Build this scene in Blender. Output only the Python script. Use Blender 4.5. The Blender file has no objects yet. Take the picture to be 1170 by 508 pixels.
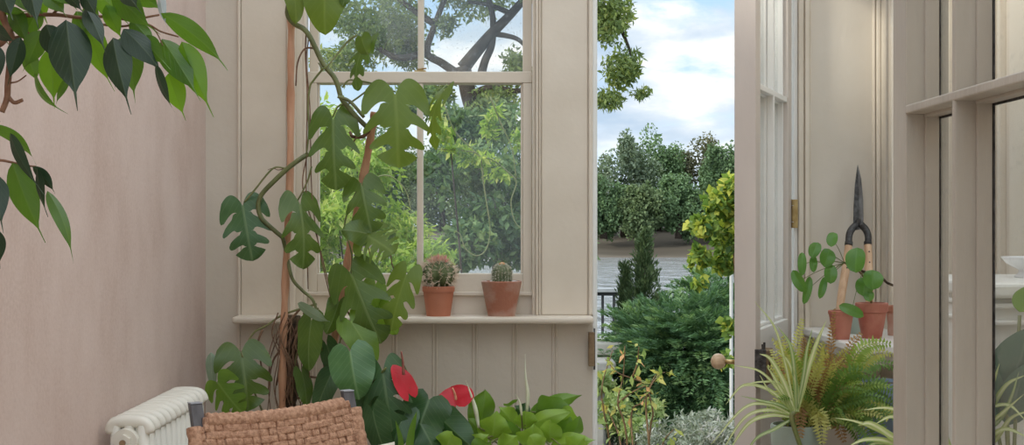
import bpy, bmesh, math, random
import numpy as np
from mathutils import Vector, Matrix, noise
random.seed(7); NR = np.random.RandomState(5)
F = 1625.0; CX, CY = 585.0, 254.0; EYE = 1.45
PI = math.pi
col = bpy.context.scene.collection
V = Vector
def P(px, py, Y):
    return V(((px-CX)/F*Y, Y, EYE-(py-CY)/F*Y))

# ------------------------------------------------------------------ materials
def nt(name):
    m = bpy.data.materials.new(name); m.use_nodes = True
    t = m.node_tree; t.nodes.clear()
    out = t.nodes.new('ShaderNodeOutputMaterial')
    return m, t, out
def N(t, kind, **kw):
    n = t.nodes.new(kind)
    for k, v in kw.items():
        if k in n.inputs: n.inputs[k].default_value = v
        else: setattr(n, k, v)
    return n
def ramp(t, fac, stops):
    r = t.nodes.new('ShaderNodeValToRGB')
    e = r.color_ramp.elements
    while len(e) < len(stops): e.new(.5)
    for i, (p, c) in enumerate(stops):
        e[i].position = p; e[i].color = (*c, 1)
    t.links.new(fac, r.inputs[0]); return r.outputs[0]
def solid(name, c1, c2=None, scale=8, rough=.6, bump=0, bscale=60, metal=0, spec=.4, stretch=(1,1,1), detail=6, lo=.35, hi=.65, coat=0):
    m, t, out = nt(name)
    b = N(t, 'ShaderNodeBsdfPrincipled', Roughness=rough, Metallic=metal)
    b.inputs['Specular IOR Level'].default_value = spec
    b.inputs['Coat Weight'].default_value = coat
    tc = N(t, 'ShaderNodeTexCoord'); mp = N(t, 'ShaderNodeMapping'); mp.inputs['Scale'].default_value = stretch
    t.links.new(tc.outputs['Object'], mp.inputs[0])
    if c2:
        n = N(t, 'ShaderNodeTexNoise', Scale=scale, Detail=detail)
        t.links.new(mp.outputs[0], n.inputs['Vector'])
        t.links.new(ramp(t, n.outputs[0], [(lo, c1), (hi, c2)]), b.inputs['Base Color'])
    else: b.inputs['Base Color'].default_value = (*c1, 1)
    if bump:
        n = N(t, 'ShaderNodeTexNoise', Scale=bscale, Detail=5)
        t.links.new(mp.outputs[0], n.inputs['Vector'])
        bp = N(t, 'ShaderNodeBump', Strength=bump, Distance=.01)
        t.links.new(n.outputs[0], bp.inputs['Height']); t.links.new(bp.outputs[0], b.inputs['Normal'])
    t.links.new(b.outputs[0], out.inputs[0]); return m

M = {}
M['paint'] = solid('cream_paint', (.61,.54,.445), (.66,.59,.495), 3, .42, .12, 40)
M['trim'] = solid('cream_gloss', (.66,.58,.47), (.71,.63,.52), 5, .32, .08, 50)
M['white'] = solid('white_gloss', (.72,.70,.65), (.78,.76,.71), 5, .3, .1, 40)
M['old'] = solid('worn_taupe_paint', (.39,.345,.285), (.47,.425,.355), 9, .5, .35, 30, stretch=(1,1,.25))
M['door'] = solid('door_paint', (.56,.49,.43), (.62,.55,.485), 5, .45, .15, 30, stretch=(1,1,.3))
M['pink'] = None
M['jamb'] = solid('daylit_white_gloss', (.82,.81,.77), (.86,.85,.81), 5, .25, .1, 40)  # daylight on the door frame put into a lighter white
M['floor'] = solid('floor_tile', (.50,.44,.36), (.60,.54,.46), 6, .5)
M['iron'] = solid('radiator_cream', (.70,.67,.58), (.74,.71,.62), 5, .35)
M['brass'] = solid('old_brass', (.40,.28,.12), (.55,.42,.20), 40, .35, metal=.85)
M['brown_metal'] = solid('bronzed_metal', (.20,.13,.07), (.30,.21,.12), 40, .5, metal=.35)
M['dark_metal'] = solid('dark_iron', (.035,.032,.03), (.10,.095,.09), 60, .45, .3, 120, metal=.6)
M['blade'] = solid('rusty_blade', (.06,.05,.045), (.20,.19,.18), 30, .4, .3, 90, metal=.7, stretch=(1,1,.2))
M['knobwood'] = solid('pale_turned_wood', (.50,.34,.20), (.62,.46,.30), 25, .4, .1, 60, stretch=(1,4,4))
M['handle'] = solid('ash_handle', (.50,.30,.17), (.64,.42,.26), 30, .5, .15, 60, stretch=(2,2,.25))
M['terra'] = solid('terracotta_smooth', (.44,.155,.085), (.50,.19,.11), 12, .6)
M['terra_old'] = solid('terracotta_limed', (.38,.15,.09), (.56,.43,.35), 9, .8, .25, 90, lo=.42, hi=.72)
M['terra_red'] = solid('terracotta_damp', (.36,.10,.065), (.46,.18,.12), 14, .7, .2, 90)
M['soil'] = solid('soil', (.05,.035,.02), (.12,.08,.05), 80, .95, .8, 120)
M['celadon'] = solid('grey_green_glaze', (.26,.31,.26), (.33,.38,.32), 18, .35, .1, 30, stretch=(1,1,.3))
M['bluegrey'] = solid('blue_grey_glaze', (.16,.22,.29), (.22,.28,.36), 8, .4)
M['bench'] = solid('bench_wood', (.20,.13,.08), (.30,.20,.13), 12, .6, .2, 40, stretch=(.2,2,2))
M['rush'] = solid('woven_rush', (.33,.17,.10), (.56,.33,.21), 90, .85, .35, 260)
M['post'] = solid('grey_stained_wood', (.075,.07,.075), (.13,.125,.13), 30, .5, .2, 60, stretch=(1,1,.2))
M['post_end'] = solid('pale_grey_end', (.30,.31,.33), (.38,.39,.41), 30, .5)
M['bamboo'] = solid('cane_stake', (.44,.22,.12), (.60,.34,.21), 14, .5, .25, 50, stretch=(2,2,.4))
M['stake'] = solid('stake_bark', (.42,.20,.11), (.58,.32,.19), 22, .7, .4, 80, stretch=(2,2,.35))
M['vine'] = solid('vine_green', (.09,.10,.035), (.17,.19,.07), 25, .45, .3, 60)
M['petiole'] = solid('petiole_green', (.14,.17,.05), (.20,.20,.08), 20, .45)
M['aroot'] = solid('aerial_root', (.12,.06,.035), (.24,.14,.08), 25, .7, .3, 80)
M['moss'] = solid('dark_moss', (.035,.02,.012), (.12,.08,.04), 40, .95, 1., 60)
M['bark_red'] = solid('reddish_bark', (.17,.07,.035), (.28,.15,.09), 35, .7, .5, 90)
M['twig'] = solid('thin_twig', (.13,.07,.03), (.20,.12,.05), 30, .6)
M['bark'] = solid('tree_bark', (.035,.025,.018), (.075,.06,.045), 12, .9, .5, 30)
M['red'] = solid('spathe_red', (.40,.006,.014), (.52,.012,.028), 14, .42, .1, 50)
M['spadix'] = solid('spadix_peach', (.75,.28,.16), (.85,.45,.28), 80, .5, .3, 200)
M['spike'] = solid('pale_spike', (.62,.62,.42), (.70,.72,.55), 30, .4)
M['darkred'] = solid('brown_red_spadix', (.22,.07,.05), (.30,.11,.07), 60, .5)
M['cactus'] = solid('cactus_green', (.07,.10,.035), (.14,.17,.07), 30, .6)
M['cactus_dome'] = solid('cactus_dome_green', (.10,.13,.06), (.17,.19,.10), 40, .7)
M['spine'] = solid('spine_cream', (.60,.46,.33), (.72,.60,.47), 60, .6)
M['spine_pink'] = solid('spine_pink', (.65,.22,.20), (.78,.40,.34), 60, .6)
M['wool'] = solid('pale_wool_spine', (.50,.47,.36), (.64,.61,.50), 60, .7)
M['tuft'] = solid('orange_tuft', (.60,.30,.14), (.70,.42,.22), 60, .7)
M['mud'] = solid('river_mud', (.085,.07,.05), (.15,.125,.095), .25, .9, .3, .8, stretch=(.2,1,2.5))
M['earth'] = solid('garden_earth', (.05,.055,.03), (.11,.11,.07), 2, .95, .4, 10)
M['stone'] = solid('pale_stone', (.36,.34,.31), (.50,.48,.44), 5, .85, .3, 20)
M['rail'] = solid('black_rail', (.03,.032,.035), (.05,.05,.055), 10, .4)
M['railcap'] = solid('rail_cap', (.30,.32,.33), (.40,.42,.43), 10, .5)
M['pole'] = solid('white_pole', (.60,.60,.58), (.66,.66,.64), 10, .5)
M['porcelain'] = solid('white_porcelain', (.74,.74,.74), (.79,.79,.79), 10, .2)
M['cushion'] = solid('cream_cushion', (.62,.58,.46), (.70,.66,.54), 30, .85, .3, 200)

def pink():
    m, t, out = nt('pink_plaster')
    b = N(t, 'ShaderNodeBsdfPrincipled', Roughness=.8); b.inputs['Specular IOR Level'].default_value = .2
    tc = N(t, 'ShaderNodeTexCoord'); mp = N(t, 'ShaderNodeMapping'); mp.inputs['Scale'].default_value = (1, 1.1, .75)
    t.links.new(tc.outputs['Object'], mp.inputs[0])
    n = N(t, 'ShaderNodeTexNoise', Scale=2.2, Detail=9, Roughness=.65); t.links.new(mp.outputs[0], n.inputs['Vector'])
    n2 = N(t, 'ShaderNodeTexNoise', Scale=90, Detail=4); t.links.new(tc.outputs['Object'], n2.inputs['Vector'])
    mx = N(t, 'ShaderNodeMix', data_type='FLOAT'); mx.inputs[0].default_value = .25
    t.links.new(n.outputs[0], mx.inputs[2]); t.links.new(n2.outputs[0], mx.inputs[3])
    t.links.new(ramp(t, mx.outputs[0], [(.34, (.53,.395,.335)), (.48, (.61,.48,.42)), (.64, (.67,.545,.485))]), b.inputs['Base Color'])
    bp = N(t, 'ShaderNodeBump', Strength=.14, Distance=.004); t.links.new(n2.outputs[0], bp.inputs['Height'])
    t.links.new(bp.outputs[0], b.inputs['Normal']); t.links.new(b.outputs[0], out.inputs[0]); return m
M['pink'] = pink()

def glass(name, dirt=.0):
    m, t, out = nt(name)
    tr = N(t, 'ShaderNodeBsdfTransparent'); tr.inputs[0].default_value = (.96,.975,.965,1)
    gl = N(t, 'ShaderNodeBsdfGlossy', Roughness=.02)
    lw = N(t, 'ShaderNodeLayerWeight', Blend=.5); pw = N(t, 'ShaderNodeMath', operation='POWER'); pw.inputs[1].default_value=5; t.links.new(lw.outputs['Facing'], pw.inputs[0])
    fr = N(t, 'ShaderNodeMath', operation='MULTIPLY_ADD'); fr.inputs[1].default_value=.6; fr.inputs[2].default_value=.025; t.links.new(pw.outputs[0], fr.inputs[0])
    mx = N(t, 'ShaderNodeMixShader'); t.links.new(fr.outputs[0], mx.inputs[0]); t.links.new(tr.outputs[0], mx.inputs[1]); t.links.new(gl.outputs[0], mx.inputs[2])
    last = mx.outputs[0]
    if dirt:
        tc = N(t, 'ShaderNodeTexCoord')
        a = N(t, 'ShaderNodeTexNoise', Scale=5, Detail=5); t.links.new(tc.outputs['Object'], a.inputs['Vector'])
        b = N(t, 'ShaderNodeTexNoise', Scale=90, Detail=3); t.links.new(tc.outputs['Object'], b.inputs['Vector'])
        mr = N(t, 'ShaderNodeMapRange'); mr.inputs[1].default_value=.62; mr.inputs[2].default_value=.78; mr.inputs[3].default_value=0; mr.inputs[4].default_value=dirt*3
        t.links.new(b.outputs[0], mr.inputs[0])
        mr2 = N(t, 'ShaderNodeMapRange'); mr2.inputs[1].default_value=.35; mr2.inputs[2].default_value=.7; mr2.inputs[3].default_value=dirt*.3; mr2.inputs[4].default_value=dirt
        t.links.new(a.outputs[0], mr2.inputs[0])
        ad = N(t, 'ShaderNodeMath', operation='ADD', use_clamp=True); t.links.new(mr.outputs[0], ad.inputs[0]); t.links.new(mr2.outputs[0], ad.inputs[1])
        df = N(t, 'ShaderNodeBsdfTranslucent'); df.inputs[0].default_value=(.8,.82,.85,1)
        m2 = N(t, 'ShaderNodeMixShader'); t.links.new(ad.outputs[0], m2.inputs[0]); t.links.new(last, m2.inputs[1]); t.links.new(df.outputs[0], m2.inputs[2]); last = m2.outputs[0]
    t.links.new(last, out.inputs[0]); return m
M['glass'] = glass('window_glass', .03); M['glass_dirty'] = glass('rain_spotted_glass', .09); M['glass_old'] = glass('old_wavy_glass', .05)

def leafmat(name, c1, c2, vein, rough=.35, trans=.35, tcol=None, kind='veined', spec=.5):
    """leaf: UV x across (midrib at .5), y along."""
    m, t, out = nt(name)
    tc = N(t, 'ShaderNodeTexCoord'); sx = N(t, 'ShaderNodeSeparateXYZ'); t.links.new(tc.outputs['UV'], sx.inputs[0])
    d = N(t, 'ShaderNodeMath', operation='SUBTRACT'); t.links.new(sx.outputs[0], d.inputs[0]); d.inputs[1].default_value=.5
    ab = N(t, 'ShaderNodeMath', operation='ABSOLUTE'); t.links.new(d.outputs[0], ab.inputs[0])
    n = N(t, 'ShaderNodeTexNoise', Scale=14, Detail=5); t.links.new(tc.outputs['Object'], n.inputs['Vector'])
    base = ramp(t, n.outputs[0], [(.35, c1), (.65, c2)])
    mr = N(t, 'ShaderNodeMapRange'); t.links.new(ab.outputs[0], mr.inputs[0])
    if kind == 'veined':
        mr.inputs[1].default_value=.012; mr.inputs[2].default_value=.035; mr.inputs[3].default_value=.75; mr.inputs[4].default_value=0
        # lateral veins
        a1 = N(t, 'ShaderNodeMath', operation='MULTIPLY'); a1.inputs[1].default_value=.9; t.links.new(ab.outputs[0], a1.inputs[0])
        a2 = N(t, 'ShaderNodeMath', operation='SUBTRACT'); t.links.new(sx.outputs[1], a2.inputs[0]); t.links.new(a1.outputs[0], a2.inputs[1])
        a3 = N(t, 'ShaderNodeMath', operation='MULTIPLY'); a3.inputs[1].default_value=44; t.links.new(a2.outputs[0], a3.inputs[0])
        a4 = N(t, 'ShaderNodeMath', operation='SINE'); t.links.new(a3.outputs[0], a4.inputs[0])
        mr2 = N(t, 'ShaderNodeMapRange'); t.links.new(a4.outputs[0], mr2.inputs[0])
        mr2.inputs[1].default_value=.8; mr2.inputs[2].default_value=1; mr2.inputs[3].default_value=0; mr2.inputs[4].default_value=.28
        mxx = N(t, 'ShaderNodeMath', operation='MAXIMUM'); t.links.new(mr.outputs[0], mxx.inputs[0]); t.links.new(mr2.outputs[0], mxx.inputs[1])
        fac = mxx.outputs[0]
    else:
        mr.inputs[1].default_value=.10; mr.inputs[2].default_value=.26; mr.inputs[3].default_value=1; mr.inputs[4].default_value=0
        fac = mr.outputs[0]
    mc = N(t, 'ShaderNodeMix', data_type='RGBA'); t.links.new(fac, mc.inputs[0]); t.links.new(base, mc.inputs[6]); mc.inputs[7].default_value=(*vein,1)
    b = N(t, 'ShaderNodeBsdfPrincipled', Roughness=rough); b.inputs['Specular IOR Level'].default_value=spec
    t.links.new(mc.outputs[2], b.inputs['Base Color'])
    bp = N(t, 'ShaderNodeBump', Strength=.25, Distance=.003); t.links.new(fac, bp.inputs['Height']); t.links.new(bp.outputs[0], b.inputs['Normal'])
    tl = N(t, 'ShaderNodeBsdfTranslucent')
    tcl = tcol or tuple(min(1, x*1.9) for x in c2); tl.inputs[0].default_value=(*tcl,1)
    mx = N(t, 'ShaderNodeMixShader'); mx.inputs[0].default_value=trans
    t.links.new(b.outputs[0], mx.inputs[1]); t.links.new(tl.outputs[0], mx.inputs[2]); t.links.new(mx.outputs[0], out.inputs[0]); return m
L = {}
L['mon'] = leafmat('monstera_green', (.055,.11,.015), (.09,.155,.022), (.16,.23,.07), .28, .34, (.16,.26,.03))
L['mon_lit'] = leafmat('monstera_lit_translucent_green', (.08,.14,.02), (.12,.19,.03), (.2,.27,.06), .4, .5, (.24,.34,.03))  # brighter copy of the leaf green, light shining through painted in
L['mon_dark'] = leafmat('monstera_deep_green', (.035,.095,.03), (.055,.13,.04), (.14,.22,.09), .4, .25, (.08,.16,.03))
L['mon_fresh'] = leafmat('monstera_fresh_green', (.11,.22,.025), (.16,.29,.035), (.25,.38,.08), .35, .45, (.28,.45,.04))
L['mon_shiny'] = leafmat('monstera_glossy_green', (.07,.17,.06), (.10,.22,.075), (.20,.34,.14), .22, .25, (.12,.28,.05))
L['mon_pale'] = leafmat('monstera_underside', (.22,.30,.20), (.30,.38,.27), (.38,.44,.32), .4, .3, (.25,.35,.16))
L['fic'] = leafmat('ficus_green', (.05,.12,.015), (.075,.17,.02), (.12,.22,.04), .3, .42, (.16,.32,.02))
L['fic_lit'] = leafmat('ficus_lit_green', (.08,.19,.015), (.11,.25,.02), (.06,.14,.015), .32, .55, (.24,.46,.02))  # leaves against the light, their glow put into a brighter green
L['fic_shade'] = leafmat('ficus_shaded_green', (.012,.03,.014), (.022,.045,.02), (.05,.075,.035), .36, .15, (.04,.10,.02), spec=.35)  # shade on the leaves put into a much darker green
L['fic_pale'] = leafmat('ficus_sheen_tip', (.30,.34,.33), (.42,.46,.45), (.5,.5,.5), .2, .1)  # sheen put into the leaf colour as pale grey
L['ant'] = leafmat('anthurium_dark_green', (.022,.07,.018), (.04,.11,.028), (.10,.18,.06), .38, .2, (.05,.13,.02))
L['lily'] = leafmat('bright_broad_green', (.22,.38,.04), (.30,.48,.06), (.30,.46,.09), .3, .4, (.34,.55,.05))
L['lily_dark'] = leafmat('mid_broad_green', (.12,.25,.03), (.17,.32,.04), (.18,.30,.06), .32, .35, (.2,.38,.03))
L['pil'] = leafmat('pilea_green', (.06,.17,.03), (.10,.24,.045), (.13,.27,.06), .3, .35, (.2,.42,.04))
L['spi'] = leafmat('striped_blade', (.36,.46,.14), (.44,.52,.18), (.76,.76,.46), .4, .35, (.6,.66,.28), 'stripe')
L['spi_green'] = leafmat('striped_blade_green', (.18,.30,.08), (.24,.36,.10), (.58,.62,.34), .4, .35, (.4,.5,.2), 'stripe')
L['orc'] = leafmat('grey_green_broad', (.05,.10,.06), (.08,.14,.09), (.12,.18,.12), .3, .15)
def fernmat(name, c1, c2, tr):
    return leafmat(name, c1, c2, c2, .5, .4, tr)
L['fern'] = fernmat('fern_green', (.22,.34,.05), (.30,.42,.08), (.3,.45,.05))
L['fern_y'] = fernmat('fern_yellow', (.46,.48,.12), (.56,.56,.18), (.6,.6,.12))
L['fern_b'] = fernmat('fern_brown', (.28,.14,.05), (.40,.23,.09), (.4,.25,.08))
L['fern_d'] = fernmat('fern_deep_green', (.10,.20,.035), (.15,.27,.05), (.15,.3,.03))

def folmat(name, stops, trans=.3, rough=.6, tmul=1.6):
    """outdoor foliage: colour varies from leaf to leaf by a per-leaf attribute"""
    m, t, out = nt(name)
    a = N(t, 'ShaderNodeAttribute', attribute_name='rnd')
    c = ramp(t, a.outputs['Fac'], stops)
    b = N(t, 'ShaderNodeBsdfPrincipled', Roughness=rough); b.inputs['Specular IOR Level'].default_value=.3
    t.links.new(c, b.inputs['Base Color'])
    mul = N(t, 'ShaderNodeMix', data_type='RGBA', blend_type='MULTIPLY'); mul.inputs[0].default_value=1
    t.links.new(c, mul.inputs[6]); mul.inputs[7].default_value=(tmul,tmul,tmul*.6,1)
    tl = N(t, 'ShaderNodeBsdfTranslucent'); t.links.new(mul.outputs[2], tl.inputs[0])
    mx = N(t, 'ShaderNodeMixShader'); mx.inputs[0].default_value=trans
    t.links.new(b.outputs[0], mx.inputs[1]); t.links.new(tl.outputs[0], mx.inputs[2]); t.links.new(mx.outputs[0], out.inputs[0]); return m
FO = {
 'oak': folmat('tree_leaves', [(0,(.10,.15,.06)),(.6,(.17,.23,.08)),(.9,(.28,.34,.10)),(1,(.36,.38,.14))], .35),
 'lime': folmat('bright_shrub_leaves', [(0,(.14,.24,.05)),(.5,(.28,.40,.08)),(.85,(.44,.52,.14)),(1,(.55,.55,.22))], .45),
 'mid': folmat('mid_shrub_leaves', [(0,(.07,.13,.06)),(.6,(.13,.21,.08)),(1,(.26,.33,.14))], .3),
 'conifer': folmat('conifer_needles', [(0,(.055,.09,.04)),(.7,(.09,.14,.06)),(1,(.15,.20,.09))], .15),
 'juniper': folmat('feathery_needles', [(0,(.05,.11,.055)),(.5,(.085,.17,.08)),(.9,(.14,.25,.11)),(1,(.22,.33,.14))], .25),
 'grape': folmat('golden_vine_leaves', [(0,(.06,.13,.035)),(.5,(.18,.27,.06)),(.8,(.40,.44,.08)),(1,(.54,.52,.10))], .4),
 'sprig': folmat('yellowing_sprig_leaves', [(0,(.16,.24,.07)),(.5,(.28,.34,.10)),(.85,(.46,.42,.12)),(1,(.52,.28,.14))], .35),
 'lav': folmat('silver_shrub_leaves', [(0,(.17,.21,.15)),(.6,(.31,.34,.28)),(1,(.45,.44,.43))], .2),
 'low': folmat('low_green_leaves', [(0,(.15,.23,.08)),(.6,(.28,.36,.14)),(1,(.42,.46,.22))], .3),
}
FAR = [folmat('far_leaves_olive', [(0,(.10,.15,.07)),(.7,(.16,.22,.10)),(1,(.22,.28,.13))], .2),  # far leaf colours lightened to stand in for haze
       folmat('far_leaves_green', [(0,(.10,.16,.08)),(.7,(.15,.24,.11)),(1,(.20,.30,.14))], .2),
       folmat('far_leaves_grey', [(0,(.14,.19,.13)),(.7,(.20,.26,.17)),(1,(.27,.32,.22))], .2),
       folmat('far_leaves_bronze', [(0,(.12,.13,.07)),(.7,(.18,.18,.10)),(1,(.25,.24,.14))], .2)]

# ------------------------------------------------------------------ mesh helpers
def link(name, me, mat, parent=None, smooth=False, bevel=0):
    if smooth:
        me.polygons.foreach_set('use_smooth', [True]*len(me.polygons))
    me.materials.append(mat)
    o = bpy.data.objects.new(name, me); col.objects.link(o)
    if parent is not None:
        o.parent = parent
        o.matrix_parent_inverse = (parent.matrix_basis if parent.parent is None else chain(parent)).inverted()
    if bevel:
        b = o.modifiers.new('bevel', 'BEVEL'); b.width = bevel; b.segments = 2; b.limit_method = 'ANGLE'
    return o
def chain(o):
    return o.matrix_basis if o.parent is None else chain(o.parent) @ o.matrix_parent_inverse @ o.matrix_basis
def thing(name, label, cat, loc=(0,0,0), group=None, kind=None):
    o = bpy.data.objects.new(name, None); col.objects.link(o); o.location = loc
    o.empty_display_size = .05
    bpy.context.view_layer.update()
    if label: o['label'] = label
    if cat: o['category'] = cat
    if group: o['group'] = group
    if kind: o['kind'] = kind
    return o
def tag(o, label=None, cat=None, group=None, kind=None):
    if label: o['label'] = label
    if cat: o['category'] = cat
    if group: o['group'] = group
    if kind: o['kind'] = kind
    return o

class MB:
    def __init__(s, mat4=None): s.v=[]; s.f=[]; s.uv={}; s.m=mat4
    def add(s, vs, fs):
        n=len(s.v); s.v += [tuple(s.m@V(v)) if s.m else tuple(v) for v in vs]; s.f += [tuple(i+n for i in f) for f in fs]
    def box(s, x0,x1,y0,y1,z0,z1):
        if x0>x1: x0,x1=x1,x0
        if y0>y1: y0,y1=y1,y0
        if z0>z1: z0,z1=z1,z0
        s.add([(x0,y0,z0),(x1,y0,z0),(x1,y1,z0),(x0,y1,z0),(x0,y0,z1),(x1,y0,z1),(x1,y1,z1),(x0,y1,z1)],
              [(0,3,2,1),(4,5,6,7),(0,1,5,4),(1,2,6,5),(2,3,7,6),(3,0,4,7)])
    def obox(s, c, ax, ay, az):   # oriented box, half vectors
        c=V(c); ax=V(ax); ay=V(ay); az=V(az)
        vs=[c+ax*i+ay*j+az*k for k in (-1,1) for (i,j) in ((-1,-1),(1,-1),(1,1),(-1,1))]
        s.add(vs,[(0,3,2,1),(4,5,6,7),(0,1,5,4),(1,2,6,5),(2,3,7,6),(3,0,4,7)])
    def tube(s, pts, r, n=8, cap=True):
        pts=[V(p) for p in pts]; k=len(pts)
        rs = r if isinstance(r,(list,tuple)) else [r]*k
        up=None; rings=[]
        for i,p in enumerate(pts):
            t=(pts[min(i+1,k-1)]-pts[max(i-1,0)]).normalized()
            if up is None:
                up = V((0,0,1)) if abs(t.z)<.9 else V((1,0,0))
            up=(up-t*up.dot(t)).normalized(); sd=t.cross(up)
            rings.append([p+(up*math.cos(2*PI*j/n)+sd*math.sin(2*PI*j/n))*rs[i] for j in range(n)])
        vs=[q for rg in rings for q in rg]; fs=[]
        for i in range(k-1):
            for j in range(n):
                a=i*n+j; b=i*n+(j+1)%n; fs.append((a,a+n,b+n,b))
        if cap: fs.append(tuple(range(n))); fs.append(tuple(reversed(range((k-1)*n,k*n))))
        s.add(vs,fs)
    def lathe(s, c, prof, n=32, ribs=None):
        c=V(c); k=len(prof); vs=[]
        for (r,z) in prof:
            for j in range(n):
                a=2*PI*j/n; rr=r*(ribs(a,z) if ribs else 1); vs.append(c+V((rr*math.cos(a),rr*math.sin(a),z)))
        fs=[]
        for i in range(k-1):
            for j in range(n):
                a=i*n+j; b=i*n+(j+1)%n; fs.append((a,b,b+n,a+n))
        fs.append(tuple(reversed(range(n)))); fs.append(tuple(range((k-1)*n,k*n)))
        s.add(vs,fs)
    def prof(s, pts, z0, z1):   # open polyline in XY extruded in Z
        k=len(pts); vs=[(x,y,z0) for x,y in pts]+[(x,y,z1) for x,y in pts]
        s.add(vs,[(i,i+1,k+i+1,k+i) for i in range(k-1)])
    def done(s, name, mat, parent=None, smooth=False, bevel=0, angle=None):
        me=bpy.data.meshes.new(name); me.from_pydata(s.v,[],s.f); me.update()
        bm=bmesh.new(); bm.from_mesh(me); bmesh.ops.recalc_face_normals(bm,faces=bm.faces); bm.to_mesh(me); bm.free()
        o=link(name,me,mat,parent,smooth,bevel)
        if smooth and angle is not None: me.set_sharp_from_angle(angle=angle)
        return o

def smooth_pts(pts, sub=5):
    pts=[V(p) for p in pts]
    if len(pts)<3: return pts
    out=[]; q=[pts[0]*2-pts[1]]+pts+[pts[-1]*2-pts[-2]]
    for i in range(1,len(q)-2):
        a,b,c,d=q[i-1:i+3]
        for k in range(sub):
            t=k/sub; out.append(.5*((2*b)+(c-a)*t+(2*a-5*b+4*c-d)*t*t+(3*b-a-3*c+d)*t**3))
    out.append(pts[-1]); return out
def taper(n, a, b): return [a+(b-a)*i/(n-1) for i in range(n)]
def stem(name, pts, r0, r1, mat, parent, sub=6, n=8):
    q=smooth_pts(pts,sub); m=MB(); m.tube(q, taper(len(q),r0,r1), n)
    return m.done(name, mat, parent, True)

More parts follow.
